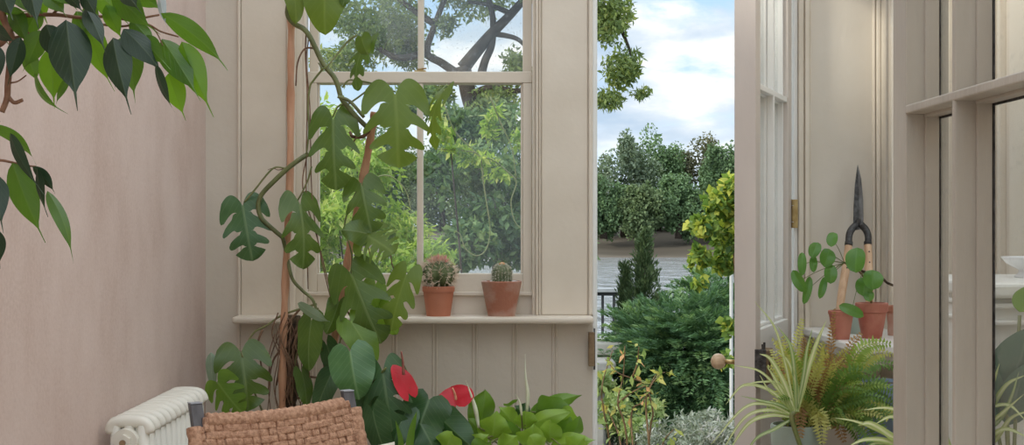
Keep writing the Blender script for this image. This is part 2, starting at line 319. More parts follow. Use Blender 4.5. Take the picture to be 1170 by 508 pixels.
CAM=V((0,0,EYE))
def sst(a,b,x):
    t=max(0,min(1,(x-a)/(b-a))); return t*t*(3-2*t)
def leaf(parent, b, t, wpx, kind, mat, roll=0., arc=.0, fold=.12, wave=0., name='leaf', lobes=4, gap=.55, curl=0., seed=None, u0=.34):
    """b, t: base and tip points; wpx: full width measured at the leaf's distance"""
    b=V(b); t=V(t); a=t-b; Ln=a.length; ax=a/Ln; mid=(b+t)/2
    W=wpx*mid.y/F
    n=(CAM-mid); n=(n-ax*n.dot(ax)).normalized()
    if roll: n=Matrix.Rotation(roll,3,ax)@n
    sd=ax.cross(n)
    rs=random.Random(seed if seed is not None else int(abs(b.x*9173+b.z*7717)))
    ph=rs.random()*6
    vs=[];fs=[];uv=[]
    def pos(u,v,along):
        # u -1..1, v 0..1
        au=abs(u)
        if kind=='ficus':
            w=math.sin(PI*min(1,(v/.80))**.80)**.85*.5 if v<.80 else 0
            if v>.62: w=max(w,.05*(1-(v-.62)/.38)+.008)
            al=v
        elif kind=='oval':
            w=.5*math.sin(PI*v**.85)**.7 if 0<v<1 else 0.01; al=v
        elif kind=='round':
            w=.5*math.sqrt(max(0,1-(2*v-1)**2))+.004; al=v
        elif kind=='lance':
            w=.5*math.sin(PI*v**.7)**.85 if 0<v<1 else .01; al=v
            if v>.8: w=max(.5*math.sin(PI*v**.7)**1.1 if v<1 else 0,.01)
        else: # heart family
            w=.60*(1-v)**.62*(.80+.75*v)*(.90+.12*math.cos(2.2*v))
            al=v-.24*(1-v)**3*math.sin(PI*au**.85)+.10*au*au*(1-v)*v*2
        return w,al
    nv_h={'ficus':16,'oval':10,'round':12,'lance':14,'heart':14,'monstera':12}[kind]
    def world(u,v,w,al):
        x=u*w*W*1.0; 
        z=-arc*Ln*(2*al-1)**2+arc*Ln*0
        z+= -fold*abs(x)*2*.6
        z+= -curl*Ln*max(0,al-.5)**2*2
        z+= wave*W*math.sin(al*9+ph+ (2.1 if u>0 else 0))*abs(u)**1.5
        return b+ax*(al*Ln)+sd*x+n*z
    if kind!='monstera':
        us=[-1,-.72,-.4,-.12,0,.12,.4,.72,1]; nv=nv_h
        for i in range(nv+1):
            v=i/nv
            for u in us:
                w,al=pos(u,v,0); vs.append(world(u,v,w,al)); uv.append((.5+u*w,al))
        k=len(us)
        for i in range(nv):
            for j in range(k-1):
                a0=i*k+j; fs.append((a0,a0+1,a0+k+1,a0+k))
    else:
        ks=[0]; 
        for q in range(lobes): ks.append(.20+(.74-.20)*q/max(1,lobes-1))
        ks[0]=0; ks.append(1.0)
        for s in (-1,1):
            jj=rs.uniform(-.015,.015)
            kk=[0]+[x+jj+rs.uniform(-.012,.012) for x in ks[1:-1]]+[1.0]
            for li in range(len(kk)-1):
                v0,v1=kk[li],kk[li+1]; nc=5 if li<len(kk)-2 else 6; nr=11; st=len(vs)
                u0l=u0+rs.uniform(-.14,.10); gp=gap*.72*rs.uniform(.8,1.2)
                for r in range(nr+1):
                    ur=r/nr
                    for c in range(nc+1):
                        tt=c/nc; g=gp*(sst(u0l,min(1,u0l+.16),ur))*(.62+.38*ur)
                        lo=v0 if li==0 else v0+(v1-v0)*.5*g
                        hi=v1 if li==len(kk)-2 else v1-(v1-v0)*.5*g
                        if li==0: hi=v1-(v1-v0)*.20*g
                        if li==len(kk)-2: lo=v0+(v1-v0)*.16*g
                        v=lo+(hi-lo)*tt
                        uu=ur*(1-.16*abs(2*tt-1)**3*ur*ur) if li<len(kk)-2 else ur
                        w,al=pos(uu,v,0)
                        # lobes sweep to the tip
                        al2=al+.20*uu**1.6*(1-v)*(1 if li else tt)
                        vs.append(world(s*uu,v,w,al2)); uv.append((.5+s*uu*w,al))
                for r in range(nr):
                    for c in range(nc):
                        a0=st+r*(nc+1)+c
                        q=(a0,a0+1,a0+nc+2,a0+nc+1)
                        fs.append(q if s>0 else q[::-1])
    me=bpy.data.meshes.new(name); me.from_pydata([tuple(p) for p in vs],[],fs); me.update()
    ul=me.uv_layers.new(name='UVMap'); li=[0]*len(me.loops); me.loops.foreach_get('vertex_index',li)
    flat=[]; 
    for i in li: flat+=list(uv[i])
    ul.data.foreach_set('uv',flat)
    if kind=='monstera':
        bm=bmesh.new(); bm.from_mesh(me); bmesh.ops.remove_doubles(bm,verts=bm.verts,dist=2e-4); bm.to_mesh(me); bm.free()
    return link(name,me,mat,parent,True)
def blade(parent, pts, wpx, mat, name='leaf', fold=.35):
    q=smooth_pts(pts,6); k=len(q); vs=[];fs=[];uv=[]
    for i,p in enumerate(q):
        t=(q[min(i+1,k-1)]-q[max(i-1,0)]).normalized(); n=(CAM-p); n=(n-t*n.dot(t)).normalized()
        n=(n+V((0,0,.6))); n=(n-t*n.dot(t)).normalized(); sd=t.cross(n)
        s=i/(k-1); w=wpx*p.y/F*.5*(min(1,.55+s*2))*(1-s**3)+.0004
        for u in (-1,0,1):
            vs.append(p+sd*w*u+n*abs(u)*w*fold); uv.append((.5+u*.5,s))
    for i in range(k-1):
        for j in range(2): a=i*3+j; fs.append((a,a+1,a+4,a+3))
    me=bpy.data.meshes.new(name); me.from_pydata([tuple(p) for p in vs],[],fs)
    ul=me.uv_layers.new(name='UVMap'); li=[0]*len(me.loops); me.loops.foreach_get('vertex_index',li); flat=[]
    for i in li: flat+=list(uv[i])
    ul.data.foreach_set('uv',flat)
    return link(name,me,mat,parent,True)

def leafcloud(name, pos, size, mat, parent=None, aspect=.5, up=.3, dirs=None, jitter=1., szvar=.4, rnd=None):
    """many small folded leaves as one mesh. pos (n,3)"""
    n=len(pos); pos=np.asarray(pos,float)
    if dirs is None: d=NR.normal(size=(n,3)); d[:,2]-=.4
    else: d=np.asarray(dirs,float)+NR.normal(size=(n,3))*.3*jitter
    d/=np.linalg.norm(d,axis=1,keepdims=True)
    nn=NR.normal(size=(n,3)); nn[:,2]+=up*3; nn-=d*(nn*d).sum(1,keepdims=True); nn/=np.linalg.norm(nn,axis=1,keepdims=True)
    s=np.cross(d,nn); L_=size*(1+NR.uniform(-szvar,szvar,(n,1))); w=L_*aspect*.5
    v=np.stack([pos, pos+d*L_*.45+s*w+nn*w*.3, pos+d*L_, pos+d*L_*.45-s*w+nn*w*.3, pos+d*L_*.45],1).reshape(-1,3)
    base=np.arange(n)[:,None]*5
    f=np.concatenate([base+np.array([[0,1,4]]),base+np.array([[1,2,4]]),base+np.array([[2,3,4]]),base+np.array([[3,0,4]])],1).reshape(-1,3)
    me=bpy.data.meshes.new(name); me.vertices.add(len(v)); me.vertices.foreach_set('co',v.ravel())
    me.loops.add(f.size); me.loops.foreach_set('vertex_index',f.ravel().astype(np.int32))
    me.polygons.add(len(f)); me.polygons.foreach_set('loop_start',(np.arange(len(f))*3).astype(np.int32)); me.polygons.foreach_set('loop_total',np.full(len(f),3,np.int32))
    me.update(); at=me.attributes.new('rnd','FLOAT','POINT')
    rv=NR.uniform(0,1,n) if rnd is None else np.clip(rnd,0,1)
    at.data.foreach_set('value',np.repeat(rv,5).astype(np.float32))
    return link(name,me,mat,parent)
def shell(c, r, n, thick=.35):
    d=NR.normal(size=(n,3)); d/=np.linalg.norm(d,axis=1,keepdims=True)
    rad=1-thick*NR.uniform(0,1,(n,1))**1.5
    return np.array(c)+d*np.array(r)*rad
def lumpy(c, r, n, nl=14, k=.42, seed=0):
    """crown of overlapping clumps within an ellipsoid"""
    rs=np.random.RandomState(seed+11); out=[]
    c=np.array(c); r=np.array(r)
    d=rs.normal(size=(nl,3)); d/=np.linalg.norm(d,axis=1,keepdims=True)
    cc=c+d*r*(1-k)*rs.uniform(.55,1,(nl,1)); tones=[]
    per=n//nl
    for q in cc:
        s=rs.uniform(.75,1.2); out.append(shell(q, r*k*s, per, .5)); tones.append(np.full(per,rs.uniform(-.22,.22)))
    p=np.concatenate(out); tn=np.concatenate(tones)
    return p, NR.uniform(0.1,.9,len(p))+tn

def struct(o): o['kind']='structure'; return o

# ================================================================== ROOM SHELL
YB=5.42; XL=-1.167; XR=1.40; TOP=3.15; H0=-.2
bx=lambda px: (px-CX)/F*YB
bz=lambda py: EYE-(py-CY)/F*YB
m=MB(); m.box(XL-.2,XR+.2,-3.75,YB+.2,-.12,0); struct(m.done('floor',M['floor']))
m=MB(); m.box(XL-.15,XL,-3.6,YB+.2,0,TOP); struct(m.done('wall_left',M['pink']))
m=MB(); m.box(XL-.15,XL+.12,-3.75,-3.6,0,TOP); m.box(XR-.12,XR+.15,-3.75,-3.6,0,TOP); m.box(XL+.12,XR-.12,-3.75,-3.6,2.75,TOP); m.box(XL+.12,XR-.12,-3.75,-3.6,0,.12); struct(m.done('wall_front',M['paint']))  # unseen end wall; its wide opening is added to let frontal light in

# back wall with the window and door openings
WX0,WX1=bx(338),bx(613); WZ0,WZ1=1.07,2.72; DX0,DX1=bx(677),bx(911); DZ=2.62
m=MB()
m.box(XL,WX0,YB,YB+.2,0,TOP); m.box(WX0,WX1,YB,YB+.2,0,WZ0); m.box(WX0,WX1,YB,YB+.2,WZ1,TOP)
m.box(WX1,DX0,YB,YB+.2,0,TOP); m.box(DX0,DX1,YB,YB+.2,DZ,TOP); m.box(DX1,XR,YB,YB+.2,0,TOP)
wb=struct(m.done('wall_back',M['paint']))
# raised flat board and panel beads left of the window
def strip(name, x0,x1,d,z0,z1,mat='trim',bev=.004,par=None):
    m=MB(); m.box(x0,x1,YB-d,YB+.002,z0,z1); o=m.done(name,M[mat],par,bevel=bev)
    if par is None: struct(o)
    return o
trims=[(272,275.2,.014),(275.6,328,.006),(328.4,331.5,.020),(331.9,338,.030),(612.2,614.8,.030),(615.2,617.5,.018),(618.6,671.5,.006),(672.5,677,.016)]
for i,(a,b,d) in enumerate(trims): strip('trim_%d'%(i+1),bx(a),bx(b),d,1.098 if not(a<276) else 0,2.75)
# beadboard under the sill: boards with double beaded joints
pts=[(bx(275.6),YB-.004)]
g=312.0
joints=[313,359,405,451,497,542.5,588,633.5]
for j in joints:
    x=bx(j); 
    for dx,dy in ((-.0125,0),(-.0115,.0008),(-.0095,-.0022),(-.0070,-.0030),(-.0045,-.0022),(-.0022,.0022),(.0022,.0022),(.0045,-.0022),(.0070,-.0030),(.0095,-.0022),(.0115,.0008),(.0125,0)):
        pts.append((x+dx,YB-.010+dy))
pts=[(bx(275.6),YB+.001),(bx(275.6),YB-.010)]+pts[1:]+[(bx(671),YB-.010),(bx(671),YB+.001)]
m=MB(); m.prof(pts,0,1.075); struct(m.done('trim_9',M['paint']))
# window sill board
m=MB(); m.box(bx(275)-.012,.305,YB-.115,YB+.09,1.072,1.098); struct(m.done('trim_10',M['trim'],bevel=.009))

def sash_window(name, Tm, x0,x1, zb, zr0,zr1, zt, mx, hi='glass_dirty', lo='glass'):
    """local frame: x along wall, y outward, z up. Two sashes with a centre bar, upper one set further out"""
    root=thing(name,None,None,Tm.translation); root['kind']='structure'
    def mk(nm,boxes,mat,bev=.003,par=root):
        m=MB(Tm)
        for b_ in boxes: m.box(*b_)
        return m.done(nm,M[mat],par,bevel=bev)
    s=.036
    # lining, parting beads and outer sill
    mk('window_frame',[(x0-.045,x0-.012,.001,.16,zb-.172,zt+.06),(x1+.012,x1+.045,.001,.16,zb-.172,zt+.06),
        (x0-.012,x0,.002,.035,zb-.17,zt),(x1,x1+.012,.002,.035,zb-.17,zt),(x0-.045,x1+.045,0,.16,zt,zt+.06)],'trim')
    mk('window_apron',[(x0-.012,x1+.012,.045,.16,zb-.17,zb-.075),(x0-.012,x1+.012,.030,.16,zb-.085,zb-.070)],'trim')
    # lower sash
    ls=mk('lower_sash',[(x0,x0+s,.05,.09,zb-.072,zr0),(x1-s,x1,.05,.09,zb-.072,zr0),(x0+s,x1-s,.05,.0895,zb-.072,zb),(x0,x1,.0485,.0905,zr0,zr1),
        (x0+s,x0+s+.008,.06,.08,zb,zr0),(x1-s-.008,x1-s,.06,.08,zb,zr0)],'trim',.003)
    mk('glazing_bar',[(mx-.012,mx+.012,.052,.086,zb,zr0)],'trim',.006,ls)
    mk('window_pane',[(x0+s,mx-.012,.068,.071,zb,zr0),(mx+.012,x1-s,.068,.071,zb,zr0)],lo,0,ls)
    us=mk('upper_sash',[(x0,x0+s,.10,.14,zr0,zt),(x1-s,x1,.10,.14,zr0,zt),(x0+s,x1-s,.10,.1395,zr0,zr1+.004),(x0+s,x1-s,.10,.1395,zt-.05,zt)],'trim',.003)
    mk('glazing_bar',[(mx-.012,mx+.012,.102,.136,zr1,zt-.05)],'trim',.006,us)
    mk('window_pane',[(x0+s,mx-.012,.118,.121,zr1,zt-.05),(mx+.012,x1-s,.118,.121,zr1,zt-.05)],hi,0,us)
    m=MB(Tm); m.box(mx-.022,mx+.022,.056,.085,zr1,zr1+.006); m.lathe((mx,.07,zr1+.004),[(.012,0),(.012,.008),(.006,.01)],12); m.tube([(mx,.07,zr1+.012),(mx+.024,.058,zr1+.013)],.003)
    m.done('sash_latch',M['brass'],ls)
    return root
s5=5.48
w1=sash_window('window_1',Matrix.Translation((0,YB,0)),(352-CX)/F*s5,(608-CX)/F*s5,EYE-(312-CY)/F*s5,EYE-(95-CY)/F*s5,EYE-(82-CY)/F*s5,2.66,(480-CX)/F*s5)

# door frame (white, outside light put into its brighter paint colour)
m=MB(); 
m.box(DX0,DX0+.012,YB+.0,YB+.2,0,DZ); m.box(DX0+.004,DX0+.020,YB+.03,YB+.2,0,DZ)
m.box(DX1-.014,DX1,YB-.004,YB+.2,0,DZ); m.box(DX1-.03,DX1-.014,YB+.08,YB+.2,0,DZ); m.box(DX0,DX1,YB,YB+.2,DZ-.03,DZ)
frame=struct(m.done('trim_11',M['jamb'],bevel=.002))
for i,(a,b,d) in enumerate([(911.5,918,.016),(918.4,923.5,.024),(924,926,.012),(996.5,999.5,.014),(1000,1004.6,.026)]):
    strip('trim_%d'%(12+i),bx(a),bx(b),d,0,2.75,'trim')
m=MB(); m.box(DX0,DX1,YB-.02,YB+.26,-.001,.03); struct(m.done('trim_17',M['stone']))
# strike plate of the rim lock on the left jamb
m=MB(); m.box((672.3-CX)/F*5.39,(679.3-CX)/F*5.39,YB-.045,YB-.016,EYE-(418-CY)/F*5.39,EYE-(379-CY)/F*5.39); kp=m.done('lock_keeper',M['brown_metal'],frame,bevel=.003)
m=MB(); m.tube([(.3125,YB-.026,EYE-(422-CY)/F*5.39),(.3125,YB-.026,EYE-(375-CY)/F*5.39)],.0035,10); m.done('keeper_rod',M['dark_metal'],kp,True)

# right wall with its own window, seen at a slant
RT=Matrix.Translation((XR,YB,0)) @ Matrix.Rotation(-PI/2,4,'Z')   # local x -> -Y, local y -> +X
m=MB(); WA,WBb=5.30,4.62
m.box(XR,XR+.2,-3.6,YB+.2,0,1.02); m.box(XR,XR+.2,WA+.02,YB+.2,1.02,TOP); m.box(XR,XR+.2,-3.6,WBb-.06,1.02,TOP); m.box(XR,XR+.2,WBb-.06,WA+.02,2.72,TOP)
wr=struct(m.done('wall_right',M['paint']))
sash_window('window_2',RT,YB-WA+.045,YB-WBb-.0,1.25,1.985,2.03,2.66,YB-4.96)
k=17
for y0,y1,d in [(4.52,4.50,.02),(4.44,4.30,.010),(4.27,4.24,.03),(4.22,4.14,.014),(4.11,4.09,.035),(4.05,4.03,.02),(3.98,3.80,.010),(3.77,3.74,.03),(3.70,3.66,.012),(3.6,3.3,.01)]:
    k+=1; m=MB(); m.box(XR-d,XR+.002,y1,y0,1.06,TOP); struct(m.done('trim_%d'%k,M['trim'],bevel=.004))
# deep sill along the right wall
SZ=1.052
m=MB(); m.box(1.105,XR+.08,4.60,YB-.001,SZ-.028,SZ); m.box(1.14,XR,4.66,YB-.001,SZ-.07,SZ-.028); struct(m.done('trim_%d'%(k+1),M['white'],bevel=.006))

# ================================================================== GARDEN DOOR (opened inwards)
th=math.radians(20.0); HX,HY=DX1-.022,YB-.004; DW=.755
eu=V((math.sin(th),math.cos(th),0)); ed=V((-math.cos(th),math.sin(th),0)); O=V((HX,HY,0))-eu*DW
DT=Matrix(((eu.x,ed.x,0,O.x),(eu.y,ed.y,0,O.y),(0,0,1,.035),(0,0,0,1)))
d1=thing('door_1',None,None,O,kind='structure')
def door_part(nm,boxes,mat,T,par,bev=.003):
    m=MB(T)
    for b_ in boxes: m.box(*b_)
    return m.done(nm,M[mat],par,bevel=bev)
TH=.072; z_gb=1.055; z_gt=2.46; z_r=1.875; st=.085; mu=.385
door_part('door_stile',[(0,st,0,TH,0,2.56),(DW-st,DW,0,TH,0,2.56)],'door',DT,d1)
door_part('door_rail',[(st,DW-st,0,TH,0,.22),(st,DW-st,0,TH,z_gb-.16,z_gb),(st,DW-st,0,TH,z_gt,2.56)],'white',DT,d1)
door_part('door_panel',[(st,DW-st,.022,.05,.22,z_gb-.16)],'white',DT,d1)
door_part('glazing_bar',[(mu-.010,mu+.010,.004,.03,z_gb,z_gt),(mu-.016,mu+.016,.03,.068,z_gb,z_gt),(st,DW-st,.004,.03,z_r-.010,z_r+.010),(st,DW-st,.03,.068,z_r-.016,z_r+.016)],'white',DT,d1)
door_part('glazing_bead',[(st,st+.012,.018,.055,z_gb,z_gt),(DW-st-.012,DW-st,.018,.055,z_gb,z_gt),(st,DW-st,.018,.055,z_gb,z_gb+.012)],'white',DT,d1)
door_part('door_pane',[(st,DW-st,.036,.039,z_gb,z_gt)],'glass_old',DT,d1,0)
lz=EYE-(419-CY)/F*4.74-.035
lk=door_part('rim_lock',[(.004,.125,-.036,0,lz-.058,lz+.058)],'brown_metal',DT,d1,.004)
door_part('lock_end_plate',[(-.002,.006,-.034,.004,lz-.062,lz+.062)],'dark_metal',DT,lk,.002)
m=MB(DT); m.tube([(.045,-.020,lz+.05),(.045,-.020,lz+.082)],.004); m.tube([(.012,-.02,lz+.05),(.012,-.02,lz+.078)],.004); m.done('lock_pin',M['dark_metal'],lk)
m=MB(DT); c0=V((.060,TH,lz+.012))
m.tube([c0,c0+V((0,.052,0))],.008,12); m.tube([c0,c0+V((0,.006,0))],.022,20); m.done('knob_stem',M['brass'],d1,True)
m=MB(DT); pr=[]; 
q=[c0+V((0,.040+.052*(i/12),0)) for i in range(13)]
m.tube(q,[.027*math.sqrt(max(.02,1-(2*(i/12)-1)**2)) for i in range(13)],24); m.done('door_knob',M['knobwood'],d1,True)
m=MB(DT); m.tube([(.050,-.036,lz+.012),(.050,-.052,lz+.012)],.008,12); q=[V((.05,-.048-.045*(i/10),lz+.012)) for i in range(11)]
m.tube(q,[.024*math.sqrt(max(.02,1-(2*(i/10)-1)**2)) for i in range(11)],20); m.done('door_knob',M['brown_metal'],d1,True)
# hinges
def hinge(zc,label):
    h=thing('door_hinge',label,'hinge',(HX,HY-.012,zc),'brass door hinges')
    m=MB(); 
    for a,b in ((-.054,-.032),(-.030,.030),(.032,.054)): m.tube([(HX+.004,HY-.010,zc+a),(HX+.004,HY-.010,zc+b)],.0075,12)
    m.done('barrel',M['brass'],h,True,angle=.6)
    m=MB(); m.box(HX+.004,HX+.019,HY-.022,HY-.018,zc-.054,zc+.054); m.done('leaf_plate',M['brass'],h,bevel=.001)
hinge(EYE+(CY-244)/F*YB,'brass butt hinge on the white right door jamb')

# ================================================================== NEAR GLAZED DOOR (right foreground)
NX=.545; NY0=2.035
NT=Matrix(((0,1,0,NX),(-1,0,0,NY0),(0,0,1,.02),(0,0,0,1)))
d2=thing('door_2',None,None,(NX,NY0,0),kind='structure')
m1a,m1b=NY0-1.985,0
n_top=2.40; n_bot=.62
def nb(u0,u1,z0,z1):  # one bar: narrow nose then wider body
    return [(u0,u1,0,.028,z0,z1),(u0-.004,u1+.004,.028,.046,z0,z1)]
SW=.066; rz=EYE+(CY-122)/F*1.969-.02
MU=[NY0-1.757,NY0-1.757+.275]
LW=.80
door_part('door_stile',[(0,SW,0,.06,0,n_top+.1),(0,SW+.004,.026,.046,n_bot,n_top),(LW-SW,LW,0,.06,0,n_top+.1)],'old',NT,d2,.002)
door_part('door_rail',[(SW,LW-SW,0,.06,0,n_bot),(SW,LW-SW,0,.06,n_top,n_top+.1)],'old',NT,d2,.002)
bars=[]
for u in MU: bars+=[(u-.006,u+.006,0,.028,n_bot,n_top),(u-.010,u+.010,.026,.046,n_bot,n_top)]
bars+=[(SW,LW-SW,-.0008,.0275,rz-.010,rz+.002),(SW,LW-SW,.0252,.0455,rz-.014,rz+.006)]
door_part('glazing_bar',bars,'old',NT,d2,.002)
door_part('pane_edge_line',[(SW,SW+.003,.0462,.0482,n_bot,n_top)]+[(u-.0115,u+.0115,.0462,.0482,n_bot,n_top) for u in MU]+[(SW,LW-SW,.0464,.0484,rz-.0165,rz+.008)],'dark_metal',NT,d2,0)  # thin dark strips along the pane edges and bars
door_part('door_pane',[(SW,LW-SW,.0484,.0504,n_bot,n_top)],'glass_old',NT,d2,0)

# ================================================================== RADIATOR
rx0,rx1=-1.140,-1.022; RZ=.908
rad=thing('column_radiator','cream cast iron column radiator along the pink wall','radiator',(-1.08,4.35,0))
nsec=12; ry0,ry1=3.99,4.76; pitch=(ry1-ry0)/nsec
def rad_section(yc, par, nm='section'):
    m=MB(); w=(rx1-rx0)
    for k in range(3):
        x=rx0+.021+k*(w-.042)/2
        m.tube([(x,yc,.10),(x,yc,RZ-.03)],.0185 if k==2 else .017,12)
    for z,s in ((RZ-.026,1),(.12,-1)):
        q=[(rx0+.004,yc,z-s*.028),(rx0+.010,yc,z-s*.006),(rx0+.030,yc,z+s*.004),(rx1-.032,yc,z+s*.004),(rx1-.010,yc,z-s*.006),(rx1-.002,yc,z-s*.028)]
        m.tube(smooth_pts(q,4),[.013]+[.0180]*19+[.013],12)
    return m.done(nm,M['iron'],par,True)
for i in range(nsec):
    rad_section(ry0+pitch*(i+.5),rad)
for z in (RZ-.075,.15):
    m=MB(); m.tube([(-1.083,ry0+.01,z),(-1.083,ry1-.01,z)],.024,14); m.done('connecting_hub',M['iron'],rad,True)
m=MB(); m.tube([(-1.085,ry0+.02,RZ-.072),(-1.085,ry0-.012,RZ-.072)],.036,24); m.tube([(-1.085,ry0-.012,RZ-.072),(-1.085,ry0-.026,RZ-.072)],.023,6); m.done('end_plug',M['iron'],rad)
m=MB(); m.tube([(-1.085,ry0-.022,RZ-.072),(-1.085,ry0-.034,RZ-.072)],.0085,12); m.done('bleed_valve',M['brown_metal'],rad)
for y in (ry0+.1,ry1-.1):
    for x in (-1.125,-1.045): m=MB(); m.tube([(x,y,0),(x,y,.13)],[.022,.017],10); m.done('foot',M['iron'],rad,True)

# ================================================================== CHAIR
cl=V((-.915,4.10,0)); cr=V((-.512,4.40,0)); cd=(cr-cl).normalized(); cn=V((cd.y,-cd.x,0)); CW=(cr-cl).length
chair=thing('armchair','rush-woven armchair with grey stained posts in front of the radiator','chair',(cl+cr)/2)
def backp(u,h,d=0):   # u across, h height; recline
    off=(h-.937)*-.36 if h>.40 else (.937-.40)*.36
    return cl+cd*(u*CW)+cn*(off+d)+V((0,0,h))
for u in (0.0,1.0):
    m=MB(); a=backp(u,.40); t=backp(u,.930); 
    m.obox((a+t)/2,cd*.019,cn*.011,(t-a)/2)
    m.obox((a+V((a.x,a.y,0)))/2-cn*.0,cd*.019,cn*.016,V((0,0,.20)))
    po=m.done('back_post',M['post'],chair,bevel=.003)
    m=MB(); m.obox(t+V((0,0,.001)),cd*.018,cn*.0135,(t-a).normalized()*.0015); m.done('post_end',M['post_end'],po)
# woven panel: cords really raised, floats over three and under one
nx,nz=420,230
def weave_panel(nm, fp, wide, high, par, sag=.0):
    vs=[];fs=[]; cw=wide/19.; ch=high/ max(6,round(high/.0195))
    for k in range(nz+1):
        for i in range(nx+1):
            x=i/nx*wide; z=k/nz*high
            row=int(z/ch); c=int(x/cw); s=(c+row*2+(row//4)+(row*c//7)%2)%4
            fx=(x/cw)%1; fz=(z/ch)%1
            if s==0:   # vertical wrap shows
                h=.0045*math.sin(PI*fz)**.5+.0012*abs(math.sin(x*PI/.0052)); h-= .010*(1-sst(0,.16,min(fx,1-fx)))
            else:
                pos=((s-1)+fx)/3
                h=.0068*math.sin(PI*max(.02,min(.98,pos)))**.5*(math.sin(PI*fz)**.3)+.0011*abs(math.sin(z*PI/.0048))
            h+=.0007*noise.noise(V((x*75,z*160,3)))+.0014*noise.noise(V((x*320,z*420,1)))
            vs.append(fp(x/wide,z,h))
    for k in range(nz):
        for i in range(nx):
            a=k*(nx+1)+i; fs.append((a,a+1,a+nx+2,a+nx+1))
    m=MB(); m.add(vs,fs); return m.done(nm,M['rush'],par,True)
ztopf=lambda u: .893+.014*u*u-.020*math.sin(PI*u)*.6-(.026 if (u<.045 or u>.955) else 0)
def fpf(u,z,h): 
    hh=ztopf(u)-z
    return tuple(backp(.0+u*1.0+(-.03 if u<.02 else (.03 if u>.98 else (u-.5)*.06)),hh,.014+h))
weave_panel('woven_back',fpf,CW,.36,chair)
def fpb(u,z,h):
    hh=ztopf(u)-z; return tuple(backp(u+(u-.5)*.06,hh,-.016-h))
weave_panel('woven_back',fpb,CW,.36,chair)
m=MB(); q=[backp(u+(u-.5)*.06,ztopf(u)-.012,0) for u in [.075+.85*i/60 for i in range(61)]]
m.tube(q,[.0235+.0022*math.sin(i*2.1) for i in range(61)],14); m.done('top_roll',M['rush'],chair,True)
for u in (-.03,1.03):
    m=MB(); q=[backp(u,ztopf(0 if u<0 else 1)-.004-.33*i/24,0) for i in range(25)]; m.tube(q,[.0215+.0016*math.sin(i*2.3) for i in range(25)],12)
    m.done('side_roll',M['rush'],chair,True)
def seatp(u,v,h): return cl+cd*(u*CW)+cn*(.20+v*.44)+V((0,0,h))
for u in (0,1):
    m=MB(); m.obox(seatp(u,1,.21),cd*.018,cn*.018,V((0,0,.21))); m.done('front_leg',M['post'],chair,bevel=.003)
m=MB(); m.obox(seatp(.5,.5,.40),cd*CW*.5,cn*.22,V((0,0,.02))); m.done('seat',M['rush'],chair,bevel=.01)
for a,b in ((seatp(0,0,.22),seatp(1,0,.22)),(seatp(0,1,.18),seatp(1,1,.18)),(seatp(0,0,.14),seatp(0,1,.14)),(seatp(1,0,.14),seatp(1,1,.14))):
    m=MB(); m.tube([a,b],.012); m.done('stretcher',M['post'],chair,True)
# cushion: top corner just shows over the woven back
m=MB(); cc=backp(.86,.655,.09)
n1,n2=14,18
vs=[];fs=[]
for s in (1,-1):
    for i in range(n1+1):
        for j in range(n1+1):
            a=i/n1*2-1; b=j/n1*2-1; puff=.05*((1-a**4)*(1-b**4))**.5
            p=cc+cd*(a*.15*(1-.06*(1-b*b)))+(V((0,0,1))*.955-cn*.29)*(b*.135*(1-.06*(1-a*a)))+cn*(s*puff)
            vs.append(p)
k=n1+1
for s in (0,1):
    for i in range(n1):
        for j in range(n1): a=s*k*k+i*k+j; fs.append((a,a+1,a+k+1,a+k))
m.add(vs,fs); 
cu=m.done('cushion',M['cushion'],None,True); tag(cu,'cream cushion whose top edge shows in front of the woven chair back','cushion')

# ================================================================== POTS
def pot(root, c, rt, rb, h, rim=.0, rimh=.0, mat='terra', soil=True, name='pot'):
    c=V(c); t=.006
    pr=[(rb*.8,0),(rb,0),(rb,.003)]
    if rim: pr+=[(rt-rim-.001,h-rimh),(rt-.001,h-rimh+.001),(rt,h-rimh*.5),(rt,h-.002),(rt-.002,h)]
    else: pr+=[(rb+(rt-rb)*.5,h*.5),(rt,h-.003),(rt-.002,h)]
    pr+=[(rt-rim-t,h),(rt-rim-t-.002,h-.012),(rb*.7,h*.35)]
    m=MB(); m.lathe(c,pr,40); o=m.done(name,M[mat],root,True,angle=.7)
    if soil:
        m=MB(); m.lathe(c,[(rt-rim-t-.004,h-.02),(rt-rim-t-.004,h-.010),(rt*.4,h-.007),(.001,h-.007)],24); m.done('soil',M['soil'],root,True)
    return o
sz=1.098; YP=5.372
# spiny cactus
c=V(((501-CX)/F*YP,YP,sz)); t=thing('potted_spiny_cactus','round spiny cactus with pink crown in smooth orange terracotta pot on window sill','potted cactus',c,'cactus pots on the sill')
R1=18.6/F*YP
pot(t,c,R1,R1*.74,.112,.003,.022,'terra')
bc=c+V((0,0,.112+.044)); m=MB()
pr=[(.058*math.sin(a),-.052*math.cos(a)) for a in [PI*i/16 for i in range(1,16)]]
m.lathe(bc,[(.001,-.05)]+pr+[(.001,.052)],72,lambda a,z:1+.10*math.cos(a*13)); m.done('cactus_body',M['cactus'],t,True)
def spines(nm,bc,rx,rz,n,ln,r0,mat,par,zmin=-1,zmax=1,ribs=13,cl=3,up=0,spread=.5,droop=.0):
    m=MB()
    for i in range(n):
        z=random.uniform(zmin,zmax); k=random.randrange(ribs); a=2*PI*k/ribs
        rr=math.sqrt(max(0,1-z*z)); d=V((rr*math.cos(a),rr*math.sin(a),z)); p=bc+V((d.x*rx*1.06,d.y*rx*1.06,d.z*rz*1.03))
        for q in range(cl):
            dd=(d+V((random.gauss(0,spread),random.gauss(0,spread),random.gauss(up,spread)))).normalized(); l=ln*random.uniform(.6,1.2)
            m.tube([p,p+dd*l*.6,p+dd*l+V((0,0,-droop*l))],[r0,r0*.8,r0*.25],3,False)
    o=m.done(nm,M[mat],par); o['kind']='stuff'; return o
